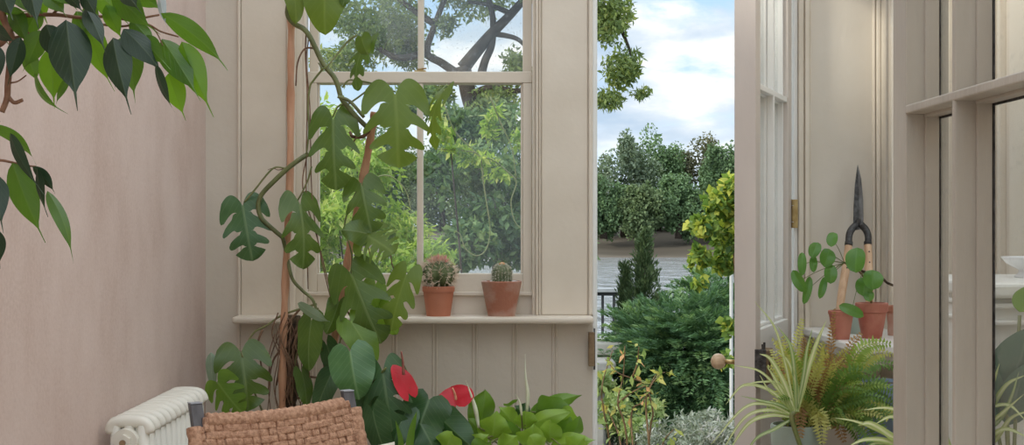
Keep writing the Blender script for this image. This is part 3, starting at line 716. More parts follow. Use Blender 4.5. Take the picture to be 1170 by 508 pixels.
spines('spines',bc,.058,.052,250,.026,.0010,'spine',t,-.7,.98)
o=spines('crown_spines',bc,.054,.052,46,.026,.0010,'spine_pink',t,.80,.99,cl=3,up=.4); o['label']='pink spines on the crown'
# domed cactus
c=V(((573-CX)/F*YP,YP,sz-.0)); t=thing('potted_dome_cactus','small domed woolly cactus in lime-stained tapered clay pot on window sill','potted cactus',c,'cactus pots on the sill')
pot(t,c,.0765,.052,.132,0,0,'terra_old'); 
bc=c+V((.002,0,.15)); m=MB()
pr=[(.036*min(1,math.sin(a)*1.1+.0),-.045*math.cos(a)) for a in [PI*i/18 for i in range(1,18)]]
m.lathe(bc,[(.001,-.045)]+pr+[(.001,.045)],60,lambda a,z:1+.04*math.cos(a*20)); m.done('cactus_body',M['cactus_dome'],t,True)
spines('wool_spines',bc,.037,.0455,420,.0075,.0006,'wool',t,-.5,.99,ribs=20,cl=3,spread=.7)
m=MB(); m.lathe(bc+V((0,0,.042)),[(.011,0),(.010,.006),(.004,.010)],12,lambda a,z:1+.2*math.cos(a*5)); m.done('flower_tuft',M['tuft'],t,True)
m=MB()
for i in range(40):
    a=random.uniform(0,2*PI); r=.061+random.uniform(-.004,.006); p=c+V((r*math.cos(a),r*math.sin(a),.124)); s=random.uniform(.003,.006)
    m.lathe(p,[(s*.6,0),(s,.003),(s*.5,.007)],6)
g=m.done('gravel',M['porcelain'],t); g['kind']='stuff'

# right sill: two clay pots, pilea, shears, jar
SPY=4.98
def W(px,py,Y): return P(px,py,Y)
yy=4.86
c=V(((961-CX)/F*yy,yy,SZ)); t=thing('clay_pot','small tapered terracotta pot with shears handle behind, on right sill','flower pot',c,'clay pots on right sill'); pot(t,c,.044,.028,.098,.002,.014,'terra_red')
yy=4.90
cpil=V(((996-CX)/F*yy,yy,SZ)); tp=thing('potted_pilea','round-leaved pilea sprawling from a rimmed red clay pot on right sill','potted plant',cpil)
pot(tp,cpil,.056,.034,.122,.005,.032,'terra_red')
jar=thing('glass_jar','small grey-green glass jar between the two clay pots on right sill','jar',W(979,380,5.08)); c=V(((979-CX)/F*5.1,5.1,SZ))
jar.location=c; bpy.context.view_layer.update()
m=MB(); m.lathe(c,[(.030,0),(.032,.004),(.032,.065),(.024,.078),(.024,.095),(.027,.097),(.027,.100),(.021,.100),(.021,.078),(.029,.064),(.029,.006)],28); m.done('jar_body',M['celadon'],jar,True,angle=.8)
c=V((1.355,5.02,SZ)); t=thing('clay_pot','dull brown clay pot at the far end of right sill beside the glazed door','flower pot',c,'clay pots on right sill'); pot(t,c,.036,.028,.105,.003,.02,'terra_old')

# pilea stem + leaves
hub=W(965,300,4.88)
stem('stem',[cpil+V((0,0,.11)),W(992,325,4.88),W(980,308,4.87),hub],.0045,.0035,M['twig'],tp)
stem('stem',[W(980,308,4.88),W(1006,317,4.9),W(1014,323,4.92),W(1024,327,4.95)],.0055,.004,M['moss'],tp)
PL=[(916.5,301,10,27,0,4),(912.5,321,13,29,-30,5),(922.5,331,10,33,12,5),(931,285,14,19,20,3),(929.5,301,9,19,0,3),(945,294,18,22,15,2),(951,273,13,17,10,3),(949,312.5,15,22,0,2),(940,328,9,26,14,2),(978,296.5,23,29,3,1),(997,319,23,23,0,1),(988,327,21,22,10,1.5),(993,338,12,12,0,1),(973,354.5,13,31,-66,1)]
for i,(x,y,w,h,ang,k) in enumerate(PL):
    a=math.radians(ang); Y=4.84-(.03 if i in (9,10,13) else 0)+.01*(i%3)
    dx=math.sin(a)*h/2; dy=math.cos(a)*h/2
    lf=leaf(tp,W(x+dx,y-dy,Y),W(x-dx,y+dy,Y-.02),w,'round',L['pil'],roll=.25*math.sin(i*2.3),arc=.08,fold=-.22,wave=.04,seed=i)
    src=hub if i not in (10,11,12,13) else W(985,312,4.87)
    stem('petiole',[src,(src+W(x,y,Y+.01))/2+V((0,0,.008)),W(x,y,Y+.004)],.0014,.0011,M['petiole'],tp,4,6)

# shears
sh=thing('garden_shears','old garden shears with dark blades and ash handles leaning upright on back wall','garden shears',W(975,360,5.25))
def S(px,py,dy=0): 
    Y=5.385-.0011*(py-188)-dy; return W(px,py,Y)
def plate(nm,pts,th_,mat,par):
    m=MB(); k=len(pts); f=V((0,-1,0)); vs=[p-f*th_/2 for p in pts]+[p+f*th_/2 for p in pts]
    m.add(vs,[tuple(range(k)),tuple(reversed(range(k,2*k)))]+[(i,(i+1)%k,k+(i+1)%k,k+i) for i in range(k)]); return m.done(nm,M[mat],par,bevel=.0012)
plate('blade',[S(980.2,188),S(984,204),S(986.2,228),S(986.6,252),S(984,262),S(980.5,262),S(980.0,230)],.005,'blade',sh)
plate('blade',[S(979.8,188,.005),S(976.8,210,.005),S(975.2,236,.005),S(974.8,256,.005),S(978,263,.005),S(981.5,262,.005),S(981.4,225,.005)],.004,'dark_metal',sh)
m=MB(); m.tube([S(981,252,.014),S(981,252,-.008)],.0105,14); m.done('pivot_bolt',M['dark_metal'],sh,bevel=.001)
for s,pts in ((-1,[(979,256),(973,262),(970,270),(970,281)]),(1,[(983,256),(989,262),(992,270),(991.5,281)])):
    m=MB(); q=smooth_pts([S(x,y,.002) for x,y in pts],5); m.tube(q,taper(len(q),.0135,.0125),12); m.done('tang',M['dark_metal'],sh,True)
for pts in ([(970,276),(967.5,300),(962.5,330),(957,372)],[(991.5,276),(992.2,295),(993,318),(993.5,352)]):
    q=smooth_pts([S(x,y,.004) for x,y in pts],5); m=MB(); m.tube(q,[.0135+.002*math.sin(PI*i/(len(q)-1)) for i in range(len(q))],14); hd=m.done('handle',M['handle'],sh,True)
    m=MB(); m.tube(q[:2],[.0150,.0150],14); m.done('ferrule',M['dark_metal'],hd,True)
    for (f) in (3,6):
        m=MB(); p=q[f]; m.tube([p+V((0,-.017,0)),p],.0030,8); m.done('rivet',M['dark_metal'],hd)

# ================================================================== INDOOR PLANTS, LEFT
# low bench behind the chair carries the pots
bn=thing('plant_bench','low dark wooden bench under the potted plants along the beadboard','bench',(-.3,5.05,0))
m=MB(); m.box(-.99,.30,4.78,5.34,.40,.44); m.done('bench_top',M['bench'],bn,bevel=.004)
for x in (-.93,.24):
    for y in (4.83,5.29): m=MB(); m.box(x-.022,x+.022,y-.022,y+.022,0,.40); m.done('leg',M['bench'],bn,bevel=.003)

# ---- monstera
my=4.98
mb=V((-.785,5.02,.44)); mo=thing('potted_monstera','tall climbing monstera with split leaves tied to canes in front of the window','potted plant',mb)
pot(mo,mb,.13,.10,.21,.006,.03,'terra_old')
def stake(pts,r,mat,nodes):
    q=smooth_pts(pts,8); rr=[r*(1+.10*math.sin(i*1.7)) for i in range(len(q))]
    for k in nodes: 
        if k<len(q): rr[k]*=1.22
    m=MB(); m.tube(q,rr,12); return m.done('cane',M[mat],mo,True)
stake([P(334.5,-26,5.0),P(332.5,60,5.0),P(331.5,200,5.0),P(326,325,5.0),P(322.5,460,5.0),V((-.80,5.0,.55))],.0125,'bamboo',[5,11,17,24,30])
stake([P(428,128,5.02),P(423,160,5.02),P(410,230,5.02),P(396,305,5.02),P(382,390,5.02),P(366,462,5.02),V((-.735,5.03,.58))],.0135,'stake',[4,13,21,30])
m=MB(); q=smooth_pts([P(334,360,5.05),P(331,420,5.05),P(330,480,5.05),V((-.79,5.05,.56))],6); m.tube(q,[.030+.005*math.sin(i*2.3) for i in range(len(q))],12); m.done('moss_pole',M['moss'],mo,True)
def vs_(pts,r0,r1,mat,nm='stem',Y=4.97):
    return stem(nm,[P(p[0],p[1],p[2] if len(p)>2 else Y) for p in pts],r0,r1,M[mat],mo)
# main vines
vs_([(334,-8),(328.5,14),(335,26),(347,33),(354,42),(361,56),(370,74),(381,87),(386,98),(390,112),(397,121),(407,133),(418,144)],.0095,.0085,'vine',Y=4.95)
vs_([(418,144,4.95),(421,149,4.96),(414,156,4.98),(403,156,5.0),(400,151,5.02)],.008,.005,'aroot')
vs_([(352,176,4.98),(341,183),(328,193),(314,206),(299,222),(295,236),(299,249),(310,260),(323,271)],.009,.008,'vine',Y=4.96)
vs_([(323,271),(328,292,5.0),(334,318),(346,332),(357,342),(363,358)],.0075,.005,'vine',Y=4.97)
vs_([(364,72),(371,78,4.94),(390,56),(400,45),(408,40)],.003,.004,'petiole')
vs_([(371,76),(358,92),(354,100),(352,122),(353,150),(350,176)],.004,.003,'petiole')
vs_([(350,33),(349,60),(351,110),(350,180),(350,250),(352,330)],.0028,.002,'aroot',nm='aerial_root')
vs_([(360,55),(348,56),(340,72),(338,98)],.0035,.0025,'aroot',nm='aerial_root')
vs_([(353,44),(350,70),(354,120),(355,170),(357,230),(366,290),(380,350)],.002,.002,'aroot',nm='aerial_root')
vs_([(351,176),(346,215),(362,270),(377,330)],.0022,.002,'aroot',nm='aerial_root')
vs_([(412,152),(404,162),(402,172)],.003,.002,'aroot',nm='aerial_root')
vs_([(326,192),(315,191),(306,198),(290,218),(279,231)],.003,.0035,'petiole')
vs_([(326,192),(318,194),(312,192),(306,194)],.002,.001,'aroot',nm='aerial_root')
vs_([(394,118),(386,122),(380,134)],.003,.003,'petiole'); vs_([(396,120),(408,112),(424,100),(424,101)],.0035,.003,'petiole')
vs_([(391,100),(398,92),(408,92),(425,95),(440,100),(452,105)],.0035,.003,'petiole')
vs_([(386,110),(400,116),(416,134)],.006,.006,'vine',Y=4.93)
vs_([(336,236),(345,220),(352,205),(356,190)],.003,.003,'petiole')
vs_([(413,209),(404,225),(398,240),(394,260),(402,290),(401,311)],.003,.003,'petiole')
vs_([(420,266),(410,280),(404,300),(398,330)],.003,.003,'petiole')
vs_([(462,312),(450,306),(447,295),(446,280)],.0022,.002,'aroot')
vs_([(418,268),(424,300),(424,330)],.0022,.002,'aroot')
for pts in ([(362,347),(345,352),(322,360),(304,372),(290,380),(279,398),(276,402)],[(345,350),(330,370),(322,400),(316,440)],[(364,352),(352,360),(346,380),(336,420),(333,460)],[(300,376),(295,392),(299,420)],[(340,372),(330,390),(312,412),(306,450)],[(355,368),(366,392),(372,430)],[(376,432),(350,430),(336,430),(322,446)],[(380,344),(400,360),(398,385)],[(366,450),(385,430),(398,410),(401,400)],[(340,455),(360,448),(380,436),(392,424)]):
    vs_(pts,.0042,.0030,'petiole' if len(pts)>4 else 'aroot',Y=5.02)
for i in range(26):
    x=random.uniform(312,352); y=random.uniform(352,400)
    vs_([(x,y),(x+random.uniform(-14,8),y+25),(x+random.uniform(-22,14),y+58),(x+random.uniform(-10,10),y+95)],.0022,.0015,'aroot',nm='aerial_root',Y=random.uniform(4.97,5.06))
def ml(b,t,w,mat,kind='monstera',roll=0,arc=.06,fold=.1,Y=4.93,dY=-.03,lob=3,gap=.62,wave=.055,curl=.06,seed=None):
    return leaf(mo,P(b[0],b[1],Y),P(t[0],t[1],Y+dY),w,kind,L[mat],roll,arc,fold,wave,'leaf',lob,gap,curl,seed)
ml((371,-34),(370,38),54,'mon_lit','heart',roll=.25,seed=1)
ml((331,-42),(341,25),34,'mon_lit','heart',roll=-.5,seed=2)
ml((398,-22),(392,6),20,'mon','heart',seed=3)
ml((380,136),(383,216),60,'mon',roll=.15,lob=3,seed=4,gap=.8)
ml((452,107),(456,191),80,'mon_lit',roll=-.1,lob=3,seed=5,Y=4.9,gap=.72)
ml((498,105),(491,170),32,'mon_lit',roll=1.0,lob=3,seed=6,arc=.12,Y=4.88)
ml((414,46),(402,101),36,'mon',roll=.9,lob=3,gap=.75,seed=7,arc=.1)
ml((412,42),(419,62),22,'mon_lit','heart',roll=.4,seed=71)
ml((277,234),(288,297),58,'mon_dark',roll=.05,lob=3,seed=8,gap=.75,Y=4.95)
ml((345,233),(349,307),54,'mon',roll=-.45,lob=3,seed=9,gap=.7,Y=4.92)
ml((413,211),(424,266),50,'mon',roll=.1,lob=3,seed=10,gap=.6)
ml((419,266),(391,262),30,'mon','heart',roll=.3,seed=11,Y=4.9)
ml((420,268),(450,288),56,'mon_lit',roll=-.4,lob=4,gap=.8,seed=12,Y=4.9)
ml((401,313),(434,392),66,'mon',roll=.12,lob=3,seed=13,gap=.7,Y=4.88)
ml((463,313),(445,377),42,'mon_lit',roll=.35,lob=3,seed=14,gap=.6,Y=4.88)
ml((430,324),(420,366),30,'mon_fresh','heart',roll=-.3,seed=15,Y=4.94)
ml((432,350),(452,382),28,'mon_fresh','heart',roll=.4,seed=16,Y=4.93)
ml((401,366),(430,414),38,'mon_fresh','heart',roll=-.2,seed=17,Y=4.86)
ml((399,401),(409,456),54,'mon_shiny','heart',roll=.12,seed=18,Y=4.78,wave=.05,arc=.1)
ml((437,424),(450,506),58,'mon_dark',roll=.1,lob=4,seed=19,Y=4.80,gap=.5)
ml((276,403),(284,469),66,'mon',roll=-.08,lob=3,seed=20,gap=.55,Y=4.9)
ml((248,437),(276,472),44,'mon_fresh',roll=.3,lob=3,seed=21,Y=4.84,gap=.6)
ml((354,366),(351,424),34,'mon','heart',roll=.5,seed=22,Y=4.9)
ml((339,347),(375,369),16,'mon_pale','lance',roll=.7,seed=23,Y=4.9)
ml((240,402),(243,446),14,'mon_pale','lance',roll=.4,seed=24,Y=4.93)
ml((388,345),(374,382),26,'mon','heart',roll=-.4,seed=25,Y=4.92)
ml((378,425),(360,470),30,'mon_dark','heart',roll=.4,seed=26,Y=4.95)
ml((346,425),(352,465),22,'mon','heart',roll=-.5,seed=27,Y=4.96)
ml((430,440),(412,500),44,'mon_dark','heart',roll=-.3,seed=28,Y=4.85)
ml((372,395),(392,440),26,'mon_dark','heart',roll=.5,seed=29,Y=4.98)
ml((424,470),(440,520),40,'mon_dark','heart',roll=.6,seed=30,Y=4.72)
vs_([(401,402,4.8),(398,430,4.9),(392,470,5.),(380,520,5.02)],.004,.005,'petiole'); vs_([(441,420,4.8),(425,440,4.86),(410,480,4.95),(396,520,5.0)],.004,.005,'petiole')
vs_([(276,403,4.9),(284,430,4.95),(300,470,5.0),(318,510,5.02)],.003,.004,'petiole'); vs_([(248,437,4.85),(262,470,4.9),(300,520,5.0)],.003,.004,'petiole')
vs_([(354,366,4.92),(362,372,4.95),(368,400,5.)],.003,.003,'petiole'); vs_([(401,366,4.88),(392,380,4.92),(380,420,5.0)],.003,.003,'petiole')

# ---- red anthurium
ab=V((-.32,4.98,.44)); an=thing('potted_anthurium','dark green anthurium with red waxy flowers beneath the cactus sill','potted plant',ab)
pot(an,ab,.095,.075,.17,.004,.02,'terra_old')
def stm(root,pts,r0,r1,mat,nm='stem'): return stem(nm,[P(*p) if len(p)==3 and p[2]>3 and p[0]>-5 and p[1]>-60 and p[0]>3 else V(p) for p in pts],r0,r1,M[mat],root)
def al(b,t,w,mat='ant',kind='heart',roll=0,Y=4.86,dY=-.05,arc=.08,fold=.25,wave=.06,root=None,curl=.05,seed=None):
    return leaf(root or an,P(b[0],b[1],Y),P(t[0],t[1],Y+dY),w,kind,L[mat],roll,arc,fold,wave,'leaf',4,.5,curl,seed)
al((490,456),(474,502),58,roll=.1,seed=1,arc=.04)
al((503,478),(540,512),40,roll=.2,seed=2)
al((478,478),(500,520),46,roll=-.3,seed=3,Y=4.83)
al((462,470),(446,515),36,roll=.4,seed=4,Y=4.80)
al((520,495),(545,530),34,roll=.0,seed=5)
al((425,478),(437,520),26,'ant','lance',roll=.3,seed=6,Y=4.75)
for i,(a,b,c_,w) in enumerate([((440,525),(438,490),(428,465),9),((466,525),(470,495),(476,470),9),((432,525),(436,500),(446,478),8),((455,525),(458,505),(452,480),7)]):
    blade(an,[P(*a,4.74),P(*b,4.74),P(*c_,4.73)],w,L['lily_dark'])
for p in ((490,456),(503,478),(478,478),(462,470),(520,495)): stem('petiole',[P(*p,4.87),(P(*p,4.92)+ab+V((0,0,.3)))/2,ab+V((0,0,.17))],.0022,.003,M['petiole'],an)
def spathe(b,t,w,roll,sp0,sp1,spm,stp,seed):
    f=thing('flower',None,None,P(*b)) ; f.parent=an; f.matrix_parent_inverse=chain(an).inverted(); bpy.context.view_layer.update()
    leaf(f,P(*b),P(*t),w,'heart',M['red'],roll,.03,-.12,.015,'spathe',seed=seed)
    q=smooth_pts([P(*sp0),(P(*sp0)+P(*sp1))/2+V((.002,0,0)),P(*sp1)],5); m=MB(); m.tube(q,taper(len(q),.0052,.0030),10); m.done('spadix',M[spm],f,True)
    stem('flower_stalk',[P(*x) if len(x)==3 and x[0]>3 else V(x) for x in stp],.0028,.0022,M['petiole'],f)
spathe((467,448,4.79),(449,416,4.81),28,.6,(461,428,4.78),(458.5,401,4.78),'darkred',[(ab.x,ab.y,ab.z+.17),(470,500,4.95),(464,447,4.94)],3)
spathe((521,462,4.90),(515,441,4.97),46,-.1,(521,456,4.90),(517,443,4.885),'spadix',[(ab.x+.02,ab.y,ab.z+.17),(512,500,4.94),(520.5,463,4.92)],5)

# ---- bright green plant with pale spikes
lb=V((.04,4.98,.44)); li=thing('potted_lily','bright green broad-leaved plant with pale pointed spikes by the doorway','potted plant',lb)
pot(li,lb,.12,.09,.17,.004,.02,'terra_old')
for i,a in enumerate([
 ((548,494),(556,447),34,'lily_dark',.35,4.98),((562,506),(566,472),36,'lily',-.1,4.9),((590,487),(572,465),26,'lily',.3,4.95),((601,492),(600,472),28,'lily',-.1,4.93),
 ((602,472),(662,448),20,'lily_dark',-.35,4.98),((612,470),(650,466),30,'lily_dark',.5,4.97),((600,486),(650,468),22,'lily',-.3,4.92),((636,470),(663,486),20,'lily',.5,4.95),
 ((604,512),(611,487),30,'lily',.2,4.86),((628,508),(628,482),28,'lily',-.2,4.88),((627,508),(679,501),22,'lily',-.2,4.86),((535,514),(557,498),22,'lily',.1,4.84),
 ((508,516),(516,496),32,'lily',0,4.8),((570,516),(588,498),28,'lily',-.3,4.83),((640,500),(652,478),26,'lily_dark',.3,4.92),((552,500),(538,478),22,'lily_dark',.5,4.96),
 ((588,510),(580,480),24,'lily_dark',.4,4.93),((650,516),(668,500),24,'lily',.3,4.82),((620,516),(606,500),26,'lily',-.2,4.8),((576,466),(592,458),8,'lily_dark',1,5.0),((612,480),(622,456),14,'lily_dark',.7,5.02),
 ((650,504),(664,478),22,'lily_dark',.5,4.9),((545,520),(560,505),26,'lily_dark',.3,4.8),((604,478),(590,464),26,'ant',.3,5.0)]):
    b,t,w_,mt,ro,Y=a
    leaf(li,P(b[0],b[1],Y),P(t[0],t[1],Y-.03),w_*(1.15 if i%3 else 1),'lance' if i%3 else 'oval',L[mt],ro,.16,.30,.11,'leaf',seed=i)
    stem('petiole',[P(b[0],b[1],Y),(P(b[0],b[1],Y)+lb+V((0,0,.25)))/2+V((0,0,.03)),lb+V((random.uniform(-.04,.04),0,.165))],.0022,.003,M['petiole'],li)
for i,(pts,r) in enumerate([([(532,434),(538,450),(543,466),(547,488)],.0075),([(600,404),(600.5,430),(603,450),(602,470)],.0075),([(589,450),(594,460),(596,474)],.005),([(519,484),(528,492),(538,503)],.005)]):
    q=smooth_pts([P(x,y,4.9 if i!=1 else 4.97) for x,y in pts],6); n_=len(q)
    m=MB(); m.tube(q,[max(.0006,r*min(1,(k/n_)*1.5)*(1-.45*max(0,(k/n_-.7)/.3))) for k in range(n_)],8); m.done('spike',M['spike'],li,True)
    if i: stem('spike_stalk',[q[-1],(q[-1]+lb+V((0,0,.2)))/2,lb+V((0,0,.165))],.003,.003,M['petiole'],li)
    else: stem('spike_stalk',[q[-1],(q[-1]+lb+V((0,0,.2)))/2,lb+V((-.03,0,.165))],.003,.003,M['petiole'],li)

# ================================================================== FICUS, upper left
fy=2.62
fb=V((-1.02,2.70,0)); fi=thing('potted_weeping_fig','weeping fig tree with long drip-tipped leaves hanging in front of the pink wall','potted tree',fb)
pot(fi,fb,.13,.10,.26,.006,.03,'celadon')
def fs(pts,r0,r1,mat='bark_red',Y=fy,nm='branch'): return stem(nm,[P(p[0],p[1],p[2] if len(p)>2 else Y) for p in pts],r0,r1,M[mat],fi)
stem('trunk',[V((-1.02,2.70,.24)),V((-1.03,2.70,.8)),V((-1.015,2.68,1.3)),V((-1.02,2.66,1.7)),V((-1.0,2.64,1.95)),V((-.97,2.62,2.1))],.017,.010,M['bark_red'],fi)
fs([(-52,-90),(-30,-50),(-8,-6),(8,30),(14,46),(12,66),(9,95),(8,112),(2,128)],.008,.0055)
fs([(8,108),(16,117),(26,114)],.004,.0035); fs([(-42,60,2.66),(-20,56),(0,50),(10,38),(18,22),(26,14)],.007,.0055)
fs([(14,44),(24,42),(33,37)],.004,.003); fs([(20,18),(40,17),(65,17),(92,20),(120,19),(150,22),(182,17)],.0045,.002)
fs([(92,20),(118,28),(140,30),(166,27),(184,36),(204,42)],.0025,.0015); fs([(105,-10),(108,12),(110,35)],.002,.0015); fs([(8,95),(20,93),(30,86)],.0018,.0012)
fs([(-55,190,2.66),(-20,184),(0,183),(12,185),(30,189),(41,190)],.0035,.0015); fs([(-55,120,2.66),(-20,135),(0,139)],.003,.0015); fs([(-55,230,2.66),(-20,205),(-6,196)],.003,.002)
fs([(-10,196),(-12,240),(-6,262)],.002,.0015); fs([(166,27),(178,36),(186,52)],.0015,.001); fs([(60,17),(80,-6),(96,-30)],.003,.002)
FL=[((30,-30),(44,34),26,'fic_shade',.1,.05),((44,8),(24,50),24,'fic',.5,.05),((86,12),(104,60),24,'fic',.3,.06),((60,-20),(88,10),26,'fic',-.3,.05),((98,6),(122,60),22,'fic_shade',-.3,.05),((120,6),(140,48),22,'fic_lit',.4,.06),((12,6),(34,56),22,'fic',.2,.05),((-14,30),(20,50),18,'fic_shade',.5,.06),((136,-20),(160,14),24,'fic_shade',.2,.05),((30,60),(44,98),20,'fic',.3,.05),((191,14),(267,79),26,'fic',.35,-.16),((205,45),(242,132),32,'fic_lit',.15,.08),((184,41),(229,113),34,'fic',-.2,.06),((192,84),(212,138),26,'fic_lit',.1,.05),
((142,30),(190,86),34,'fic_shade',-.5,.08),((175,74),(197,128),16,'fic_shade',.8,.05),((126,38),(147,126),34,'fic_shade',.15,.1),((143,40),(156,118),38,'fic',-.3,.06),
((96,24),(127,104),30,'fic_lit',.4,.1),((129,50),(130,100),14,'fic_shade',.9,.04),((75,20),(88,124),50,'fic_shade',.05,.05),((52,28),(72,78),30,'fic_shade',.2,.05),
((58,54),(62,124),32,'fic_lit',.1,.03),((77,84),(62,122),14,'fic',.8,.04),((29,86),(68,132),16,'fic',.9,.14),((48,36),(26,84),28,'fic',-.3,.06),((24,42),(9,98),22,'fic_shade',-.2,.05),
((-12,10),(34,16),16,'fic',.7,.1),((122,-14),(178,38),34,'fic',.3,.08),((38,-12),(54,28),24,'fic_lit',.2,.05),((50,-14),(78,20),24,'fic',-.4,.05),((92,-14),(112,22),22,'fic_shade',.3,.05),((180,-12),(190,34),13,'fic_pale',.6,.06),
((112,-8),(150,30),28,'fic_lit',-.2,.06),((150,-16),(186,14),28,'fic',.4,.06),((0,-14),(14,22),26,'fic_shade',.2,.05),((18,-14),(36,18),22,'fic',-.3,.05),((-10,20),(10,52),22,'fic',.4,.05),((70,-16),(96,16),20,'fic_shade',.5,.04),((150,20),(180,58),22,'fic',-.4,.06),((160,40),(192,78),24,'fic',.3,.06),((100,0),(104,50),22,'fic',.6,.06),((-4,52),(-2,98),18,'fic_shade',.4,.06),
((-8,139),(52,186),18,'fic',.75,-.16),((6,150),(46,222),16,'fic_shade',.5,.08),((12,186),(50,278),34,'fic',.25,.08),((40,190),(66,222),15,'fic_shade',.5,-.1),((58,214),(88,297),20,'fic',-.55,.10),((-8,196),(3,264),28,'fic_shade',.1,.06),((-6,262),(0,308),20,'fic_shade',.3,.05),((40,192),(52,248),16,'fic_shade',.9,.06)]
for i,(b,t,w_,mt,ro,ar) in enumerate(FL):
    Y=fy-.02+.03*((i*7)%5)/5-(.05 if mt=='fic_shade' else 0)
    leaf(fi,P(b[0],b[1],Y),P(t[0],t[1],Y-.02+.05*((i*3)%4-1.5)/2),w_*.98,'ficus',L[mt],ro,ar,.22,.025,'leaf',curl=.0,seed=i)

# ================================================================== FERN, SPIDER PLANTS, RIGHT
tb=thing('plant_table','painted plant table holding the fern under the right sill','table',(.85,3.9,0))
m=MB(); m.box(.56,1.16,2.92,4.40,.58,.61); m.done('table_top',M['bench'],tb,bevel=.004)
for x in (.60,1.12):
    for y in (2.97,4.35): m=MB(); m.box(x-.02,x+.02,y-.02,y+.02,0,.58); m.done('leg',M['bench'],tb,bevel=.003)
fc=V(((910-CX)/F*4.0,4.0,.61)); fp=thing('potted_fern','arching fern with yellowing fronds in grey-green glazed pot beside the open door','potted fern',fc)
FH=EYE-(484-CY)/F*4.0-.61
pot(fp,fc,.072,.066,FH,0,0,'celadon')
fc2=fc+V((.16,.08,0)); 
def frond(root,pts,wpx,mat,npair=26,nm='frond',seed=0):
    rs=random.Random(seed); q=smooth_pts(pts,7); k=len(q)
    m=MB(); m.tube(q,taper(k,.0016,.0006),5); vs=list(m.v); fs_=list(m.f)
    # arclength
    acc=[0]
    for i in range(1,k): acc.append(acc[-1]+(q[i]-q[i-1]).length)
    def at(s):
        s*=acc[-1]
        for i in range(1,k):
            if acc[i]>=s:
                f=(s-acc[i-1])/max(1e-6,acc[i]-acc[i-1]); return q[i-1].lerp(q[i],f),(q[i]-q[i-1]).normalized()
        return q[-1],(q[-1]-q[-2]).normalized()
    mid=q[k//2]; nh=(CAM-mid).normalized()+V((rs.uniform(-.7,.7),0,rs.uniform(.1,.9)))
    npair=max(14,int(acc[-1]/.0105))
    for i in range(npair):
        s=.12+.88*(i+.5)/npair; p,t=at(s); n=(nh-t*nh.dot(t)).normalized(); sd=t.cross(n)
        ln=wpx*mid.y/F*.5*(math.sin(PI*min(.98,(s*.86+.10)))**.7)*rs.uniform(.8,1.1)
        for e in (-1,1):
            d=(sd*e+t*.35+n*rs.uniform(-.25,.15)).normalized(); b0=len(vs); wv=.0034+ln*.10
            vs+=[tuple(p),tuple(p+d*ln*.35+t*wv),tuple(p+d*ln-n*ln*.12),tuple(p+d*ln*.35-t*wv*.6)]; fs_.append((b0,b0+1,b0+2,b0+3))
    me=bpy.data.meshes.new(nm); me.from_pydata(vs,[],fs_); ul=me.uv_layers.new(name='UVMap')
    return link(nm,me,mat,root,True)
top=V((0,0,FH-.01))
FR=[((917,364),(908,415),'fern_y',18),((925,392),(916,430),'fern',20),((954,352),(948,410),'fern_b',16),((984,380),(962,415),'fern_b',22),((1018,393),(980,402),'fern',28),((1030,420),(985,418),'fern_d',28),
((940,392),(930,430),'fern_y',20),((968,398),(950,430),'fern_y',20),((1010,408),(975,420),'fern',26),((1024,448),(985,438),'fern_d',30),((1028,470),(990,450),'fern_d',30),((900,420),(905,440),'fern_y',18),
((893,440),(905,450),'fern_y',18),((880,462),(898,458),'fern_y',16),((872,470),(895,466),'fern',14),((1000,430),(965,430),'fern_d',26),((955,420),(940,440),'fern',22),((975,425),(955,440),'fern',24),
((890,402),(900,432),'fern_b',14),((1004,388),(970,415),'fern_y',20),((990,460),(965,450),'fern_d',28),((1010,490),(975,465),'fern_d',28),((960,470),(945,458),'fern_y',22),((935,470),(928,455),'fern_y',20),((915,500),(915,465),'fern_b',18),((940,510),(935,470),'fern_y',20),((965,505),(950,470),'fern_b',20),((985,510),(962,470),'fern_d',24),((895,480),(900,462),'fern_y',16),((1005,515),(970,470),'fern_d',26),
((930,415),(922,445),'fern_y',18),((945,430),(935,450),'fern_b',18),((925,445),(918,460),'fern_y',18),((1022,405),(990,410),'fern_y',24)]
for i,(t_,mm,mt,w_) in enumerate(FR):
    Y=fc.y+random.uniform(-.12,.12)+(.03 if t_[0]>960 else 0); bp=fc+top+V((random.uniform(-.03,.12),random.uniform(-.03,.05),0))
    md=P(mm[0],mm[1],Y); tip=P(t_[0],t_[1],Y+random.uniform(-.08,.06))
    frond(fp,[bp,(bp+md)/2+V((0,0,.01)),md,(md+tip)/2+V((0,0,.012)),tip],w_*1.25,L[mt],seed=i)
for i in range(46):
    left=i<22
    tx=random.uniform(872,948) if left else random.uniform(965,1034); ty=random.uniform(382,450) if left else random.uniform(412,500)
    Y=fc.y+random.uniform(-.12,.10); bp=fc+top+V((random.uniform(-.03,.12),random.uniform(-.03,.05),0))
    tip=P(tx,ty,Y); md=bp.lerp(tip,.6)+V((0,0,.03))
    frond(fp,[bp,(bp+md)/2+V((0,0,.012)),md,(md+tip)/2+V((0,0,.012)),tip],random.uniform(17,26),L[random.choice(['fern_y','fern_y','fern','fern_b'] if left else ['fern','fern_d','fern','fern_y'])],seed=i+300)
# extra short inner fronds
for i in range(16):
    a=random.uniform(-.2,PI+.2); r=random.uniform(.06,.22); h=random.uniform(-.03,.24)*(1.15-r*2)+.02
    bp=fc+top+V((random.uniform(-.03,.13),random.uniform(-.04,.05),0)); tip=fc+top+V((.06+math.cos(a)*r*1.0,random.uniform(-.22,.10),h))
    frond(fp,[bp,(bp+tip)/2+V((0,0,.05)),tip],random.uniform(16,24),L[random.choice(['fern_y','fern','fern_y','fern_d','fern_b','fern'])],seed=i+50)
